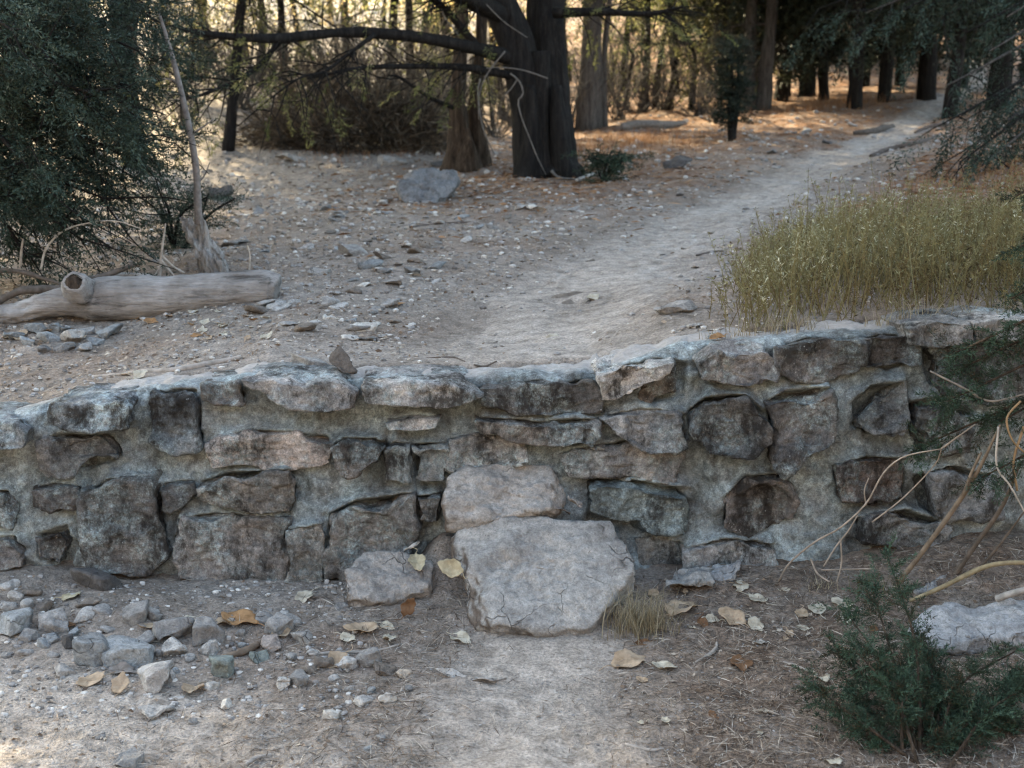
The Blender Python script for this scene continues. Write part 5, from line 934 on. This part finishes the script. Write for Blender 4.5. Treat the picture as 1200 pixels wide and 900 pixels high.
# weeds on the bank behind the wall
r = np.random.default_rng(21); n = 3600
yy = r.uniform(4.68, 7.2, n); lo = np.interp(yy, [4.7, 5.2, 6, 7, 8], [.84, .90, 1.12, 1.42, 1.85]); xx = lo+r.uniform(0, 1, n)**1.0*(yy*.52-lo)+r.normal(size=n)*.05
zz = H(xx, yy); hh = r.uniform(.18, .37, n)*np.where(r.uniform(size=n) > .86, 1.3, 1)*(.62+.38*sm(0, .4, xx-lo))*(1+.22*fbm(xy0(xx, yy), .3, 2, 8)); pn = fbm(xy0(xx, yy), .35, 2, 18); VS, FS, AS, LPp, LD, LVv = [], [], [], [], [], []
for i in range(n):
    b = np.array([xx[i], yy[i], zz[i]-.01]); ln = np.array([r.normal()*.17, r.normal()*.17, 1])*hh[i]*r.uniform(.75, 1.15); bd = r.normal(size=3)*[.035, .03, 0]
    k = len(VS); s = np.array([.0019, 0, 0])
    for t in (0, .5, 1): p = b+ln*t+bd*4*t*(1-t); VS += [p-s*(1-.6*t), p+s*(1-.6*t)]
    FS += [[k, k+1, k+3, k+2], [k+2, k+3, k+5, k+4]]; AS += [r.uniform(.2, .75)]*6; m_ = 22
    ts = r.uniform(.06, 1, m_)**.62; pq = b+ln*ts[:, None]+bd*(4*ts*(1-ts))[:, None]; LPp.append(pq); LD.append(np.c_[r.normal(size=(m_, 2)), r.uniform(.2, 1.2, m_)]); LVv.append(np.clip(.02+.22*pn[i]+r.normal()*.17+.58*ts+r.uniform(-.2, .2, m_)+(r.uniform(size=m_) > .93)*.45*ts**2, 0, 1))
Vl, Fl, Al = leafquads(np.concatenate(LPp), np.concatenate(LD), r.uniform(.008, .026, n*22), r.uniform(.0032, .0068, n*22), np.concatenate(LVv), r=r)
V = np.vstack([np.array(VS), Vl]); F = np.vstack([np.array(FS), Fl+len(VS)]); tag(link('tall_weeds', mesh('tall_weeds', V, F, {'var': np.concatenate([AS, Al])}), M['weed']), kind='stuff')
# juniper seedling, lower right corner
b = G(1085, 892); b = b+[0, 0, 0]; r = np.random.default_rng(31); t = tag(empty('juniper_seedling', b), 'feathery blue green juniper seedling filling the lower right corner', 'seedling'); m = MB(); TB, TD = [], []
for i, (a, c, y) in enumerate([(1040, 652, 3.72), (1022, 690, 3.7), (980, 765, 3.55), (960, 850, 3.4), (1000, 810, 3.5), (1075, 738, 3.6), (1100, 790, 3.5), (1192, 790, 3.5), (1196, 800, 3.5), (1140, 870, 3.35), (1050, 850, 3.4), (1015, 880, 3.35), (1180, 870, 3.4), (1080, 800, 3.45), (935, 892, 3.3), (1120, 830, 3.4), (1060, 780, 3.4), (990, 715, 3.55), (950, 800, 3.4), (1000, 760, 3.4), (1195, 760, 3.4), (1175, 835, 3.3), (1100, 870, 3.25), (1215, 800, 3.35), (1225, 860, 3.3), (985, 880, 3.3)]):
    e = P(a, c, y); q = [b+[r.normal()*.03, r.normal()*.03, -.02], b*.5+e*.5+[r.normal()*.03, r.normal()*.03, .03], e]; S = spline(q, 24); m.tube(S, [.006, .0018], 6, .1, i)
    nn = 44; kk = r.integers(6, 24, nn); TB.append(S[kk]); TD.append(unit(S[-1]-S[0])*.9+r.normal(size=(nn, 3))*.65)
m.part('stems', M['bark_brown'], t, b); TB = np.concatenate(TB); TD = np.concatenate(TD); foliage('foliage', sprays(TB, TD, r.uniform(.03, .095, len(TB)), 10, 7, .0125, .0026, 41), M['seedling'], t, b)

# ------------------------------------------------------------------ loose stuff
def scatter_rocks(xs, ys, sz, var, seed):
    r = np.random.default_rng(seed); T = [rock((1, r.uniform(.6, 1), r.uniform(.4, .8)), 2 if i == 0 else 1, seed+i, 9, .0) for i in range(6)]; zs = H(xs, ys); m = MB()
    for j in range(6):
        idx = np.arange(j, len(xs), 6)
        if not len(idx): continue
        V0, F0 = T[j]; th = r.uniform(0, 2*PI, len(idx)); c, s = np.cos(th), np.sin(th)
        V = np.stack([c[:, None]*V0[None, :, 0]-s[:, None]*V0[None, :, 1], s[:, None]*V0[None, :, 0]+c[:, None]*V0[None, :, 1], np.repeat(V0[None, :, 2], len(idx), 0)], -1)*sz[idx][:, None, None]
        V += np.stack([xs[idx], ys[idx], zs[idx]+sz[idx]*.12], 1)[:, None]; n0 = len(V0)
        m.add(V.reshape(-1, 3), (F0[None]+n0*np.arange(len(idx))[:, None, None]).reshape(-1, 3)); m.A.append(np.repeat(var[idx], n0))
    return m
def viewpts(n, y0, y1, seed, ex=.46):
    r = np.random.default_rng(seed); y = y0*(y1/y0)**r.uniform(0, 1, n); return r.uniform(-ex, ex, n)*y, y, r
def keep_off_path(x, y, r, k=.12):
    cx, w = path_c(y); return (np.abs(x-cx)/w > .95+.25*fbm(xy0(x, y), .4, 2, 5)) | (r.uniform(size=len(x)) < k)
def pix(px0, px1, py0, py1, n, seed):
    r = np.random.default_rng(seed); py_ = r.uniform(py0, py1, n); th = np.arctan((py_-450)/FPX)+TH; y = CZ/np.tan(th); x = (r.uniform(px0, px1, n)-600)/FPX*(y*CT+(CZ)*ST); return x, y, r
x, y, r = pix(-40, 430, 690, 840, 1500, 50); k = y < YW-.02; x, y = x[k], y[k]; s_ = .004+.022*r.uniform(0, 1, len(x))**3
x2, y2, r2 = pix(-60, 1260, 690, 960, 9000, 51); k = (y2 < YW-.02) & keep_off_path(x2, y2, r2, .35); x2, y2 = x2[k], y2[k]; s2 = .002+.009*r2.uniform(0, 1, len(x2))**3
m = scatter_rocks(np.r_[x, x2], np.r_[y, y2], np.r_[s_, s2], np.r_[r.uniform(0, 1, len(x)), r2.uniform(0, .6, len(x2))], 52); V, F = m.get(); tag(link('gravel', mesh('gravel', V, F, {'var': np.concatenate(m.A)}, False), M['gravel']), kind='stuff')
x, y, r = viewpts(22000, 4.8, 22, 53); k = keep_off_path(x, y, r, .3) & ((x < .4) | (r.uniform(size=len(x)) < .5)); x, y = x[k], y[k]; s_ = (.003+.036*r.uniform(0, 1, len(x))**4)*np.clip(y/7, .8, 2.2)
m = scatter_rocks(x, y, s_, r.uniform(0, 1, len(x)), 54); V, F = m.get(); tag(link('upper_gravel', mesh('upper_gravel', V, F, {'var': np.concatenate(m.A)}, False), M['gravel']), kind='stuff')
def litter(name, x, y, L, W, var, mat, seed, lift=.004):
    r = np.random.default_rng(seed); n = len(x); z = H(x, y); th = r.uniform(0, 2*PI, n); d = np.c_[np.cos(th), np.sin(th), r.normal(size=n)*.12]
    d[:, 2] += (H(x+.02*d[:, 0], y+.02*d[:, 1])-z)/.02*.8
    V, F, A = leafquads(np.c_[x, y, z+lift*r.uniform(.6, 1.8, n)], d, L, W, var, up=np.array([0, 0, 1.]), r=r); tag(link(name, mesh(name, V, F, {'var': A}), M[mat]), kind='stuff')
x, y, r = pix(430, 1290, 690, 960, 26000, 55); w = .35+.65*sm(760, 900, 600+FPX*x/y); k = (y < YW-.03) & keep_off_path(x, y, r, .10) & (r.uniform(size=len(x)) < w); x, y = x[k], y[k]; n = len(x)
x2, y2, r2 = pix(120, 540, 660, 950, 4500, 56); k = (y2 < YW-.03) & keep_off_path(x2, y2, r2, .1) & ((x2 > -.75) | (r2.uniform(size=len(x2)) < .3)); x2, y2 = x2[k], y2[k]; x, y = np.r_[x, x2], np.r_[y, y2]; n = len(x)
litter('needle_litter', x, y, r.uniform(.02, .085, n), r.uniform(.0012, .0032, n), r.uniform(0, 1, n)**1.2, 'needle', 57, .005)
x, y, r = pix(-40, 1290, 690, 960, 4200, 58); k = (y < YW-.03) & keep_off_path(x, y, r, .05) & ((x > .2) | (r.uniform(size=len(x)) < .35)); x, y = x[k], y[k]; n = len(x); litter('leaf_litter', x, y, r.uniform(.008, .024, n), r.uniform(.005, .016, n), r.uniform(.1, .9, n), 'needle', 59, .004)
x, y, r = viewpts(26000, 4.86, 18, 60); k = keep_off_path(x, y, r, .06) & (r.uniform(size=len(x)) < np.where(x < .3, 1, .6)); x, y = x[k], y[k]; n = len(x); litter('upper_leaf_litter', x, y, r.uniform(.010, .040, n)*np.clip(y/7, .8, 1.6), r.uniform(.004, .022, n)*np.clip(y/7, .8, 1.6), r.uniform(.25, 1, n), 'needle', 61, .005)
x, y, r = viewpts(34000, 6.5, 26, 62); k = keep_off_path(x, y, r, .0); m_ = np.exp(-((x-.3)/1.6)**2-((y-13)/2.2)**2)+sm(.2, 1.2, x-path_c(y)[0]-.5)*.9+sm(14, 18, y)*sm(-1, 2, x)*.7; k &= r.uniform(size=len(x)) < m_; x, y = x[k], y[k]; n = len(x); litter('orange_needle_litter', x, y, r.uniform(.05, .15, n), r.uniform(.008, .02, n), r.uniform(0, 1, n), 'orange_needle', 63, .01)
VV, FF, AA, k0 = [], [], [], 0; r = np.random.default_rng(66)
for i in range(70):
    y_ = 4.64+r.uniform(0, 1)**2*.6; x_ = np.interp(y_, [4.6, 5.2], [.80, .86])+r.uniform(-.06, 1)*1.35; V, F, A = blades(np.array([x_, y_, h1(x_, y_) if y_ > YW+.25 else float(ztop(x_))-.01]), 14, r.uniform(.05, .16), .0026, .08, 3100+i, 1.3); VV.append(V); FF.append(F+k0); AA.append(A); k0 += len(V)
tag(link('dry_thatch', mesh('dry_thatch', np.vstack(VV), np.vstack(FF), {'var': np.concatenate(AA)}), M['straw']), kind='stuff')
# orange dry grass by the clearing
r = np.random.default_rng(64); VV, FF, AA = [], [], []; k0 = 0
for a, c, n, L in [(735, 165, 500, .16), (715, 172, 350, .14), (770, 168, 350, .12), (960, 128, 300, .22), (985, 122, 350, .25), (680, 185, 250, .1), (1150, 215, 300, .12), (1180, 200, 300, .12), (405, 185, 250, .12), (340, 150, 250, .15)]:
    V, F, A = blades(G(a, c), n, L, .007, 1.5, 64+a, .6); V[:, 2] += np.repeat(H(V.reshape(-1, 10, 3)[:, 0, 0], V.reshape(-1, 10, 3)[:, 0, 1])-G(a, c)[2], 10); VV.append(V); FF.append(F+k0); AA.append(A); k0 += len(V)
tag(link('dry_grass', mesh('dry_grass', np.vstack(VV), np.vstack(FF), {'var': np.concatenate(AA)}), M['orange_needle']), kind='stuff')
# ------------------------------------------------------------------ light, air and camera
SUN_EL, SUN_AZ = math.radians(30), math.radians(-35)                    # low behind the trees, left of the view
wd = bpy.data.worlds.new('World'); sc.world = wd; wd.use_nodes = True; nt = wd.node_tree
bg = nt.nodes['Background']; sky = nt.nodes.new('ShaderNodeTexSky'); sky.sky_type = 'NISHITA'; sky.sun_disc = False
sky.sun_elevation = SUN_EL; sky.sun_rotation = SUN_AZ; sky.air_density = 1.0; sky.dust_density = 2.0; sky.ozone_density = .8
nt.links.new(sky.outputs[0], bg.inputs[0]); bg.inputs[1].default_value = .15
sl = bpy.data.lights.new('sun', 'SUN'); sl.energy = 5.0; sl.angle = math.radians(.5); sl.color = (1, .88, .70)
so = bpy.data.objects.new('sun', sl); COL.objects.link(so)
dv = Vector((-math.sin(SUN_AZ)*math.cos(SUN_EL), -math.cos(SUN_AZ)*math.cos(SUN_EL), -math.sin(SUN_EL)))
so.rotation_euler = dv.to_track_quat('-Z', 'Y').to_euler(); so.location = (-10, 15, 20)
cam = bpy.data.cameras.new('camera'); co = bpy.data.objects.new('camera', cam); COL.objects.link(co); sc.camera = co
cam.sensor_width = 36; cam.lens = 45; cam.clip_start = .05; cam.clip_end = 1000
co.location = (0, 0, CZ); co.rotation_euler = (PI/2-TH, 0, 0)
cam.dof.use_dof = True; cam.dof.focus_distance = 4.5; cam.dof.aperture_fstop = 4.0
sc.view_settings.view_transform = 'Standard'; sc.view_settings.look = 'None'; sc.view_settings.gamma = 1; sc.view_settings.use_curve_mapping = False
sc.view_settings.exposure = 2.98
sc.view_settings.use_white_balance = True; sc.view_settings.white_balance_temperature = 8050; sc.view_settings.white_balance_tint = 4
sc.cycles.max_bounces = 6; sc.cycles.diffuse_bounces = 3; sc.cycles.transmission_bounces = 4; sc.cycles.transparent_max_bounces = 4; sc.cycles.use_denoising = True; sc.cycles.filter_width = 1.2
sc.cycles.caustics_reflective = False; sc.cycles.caustics_refractive = False
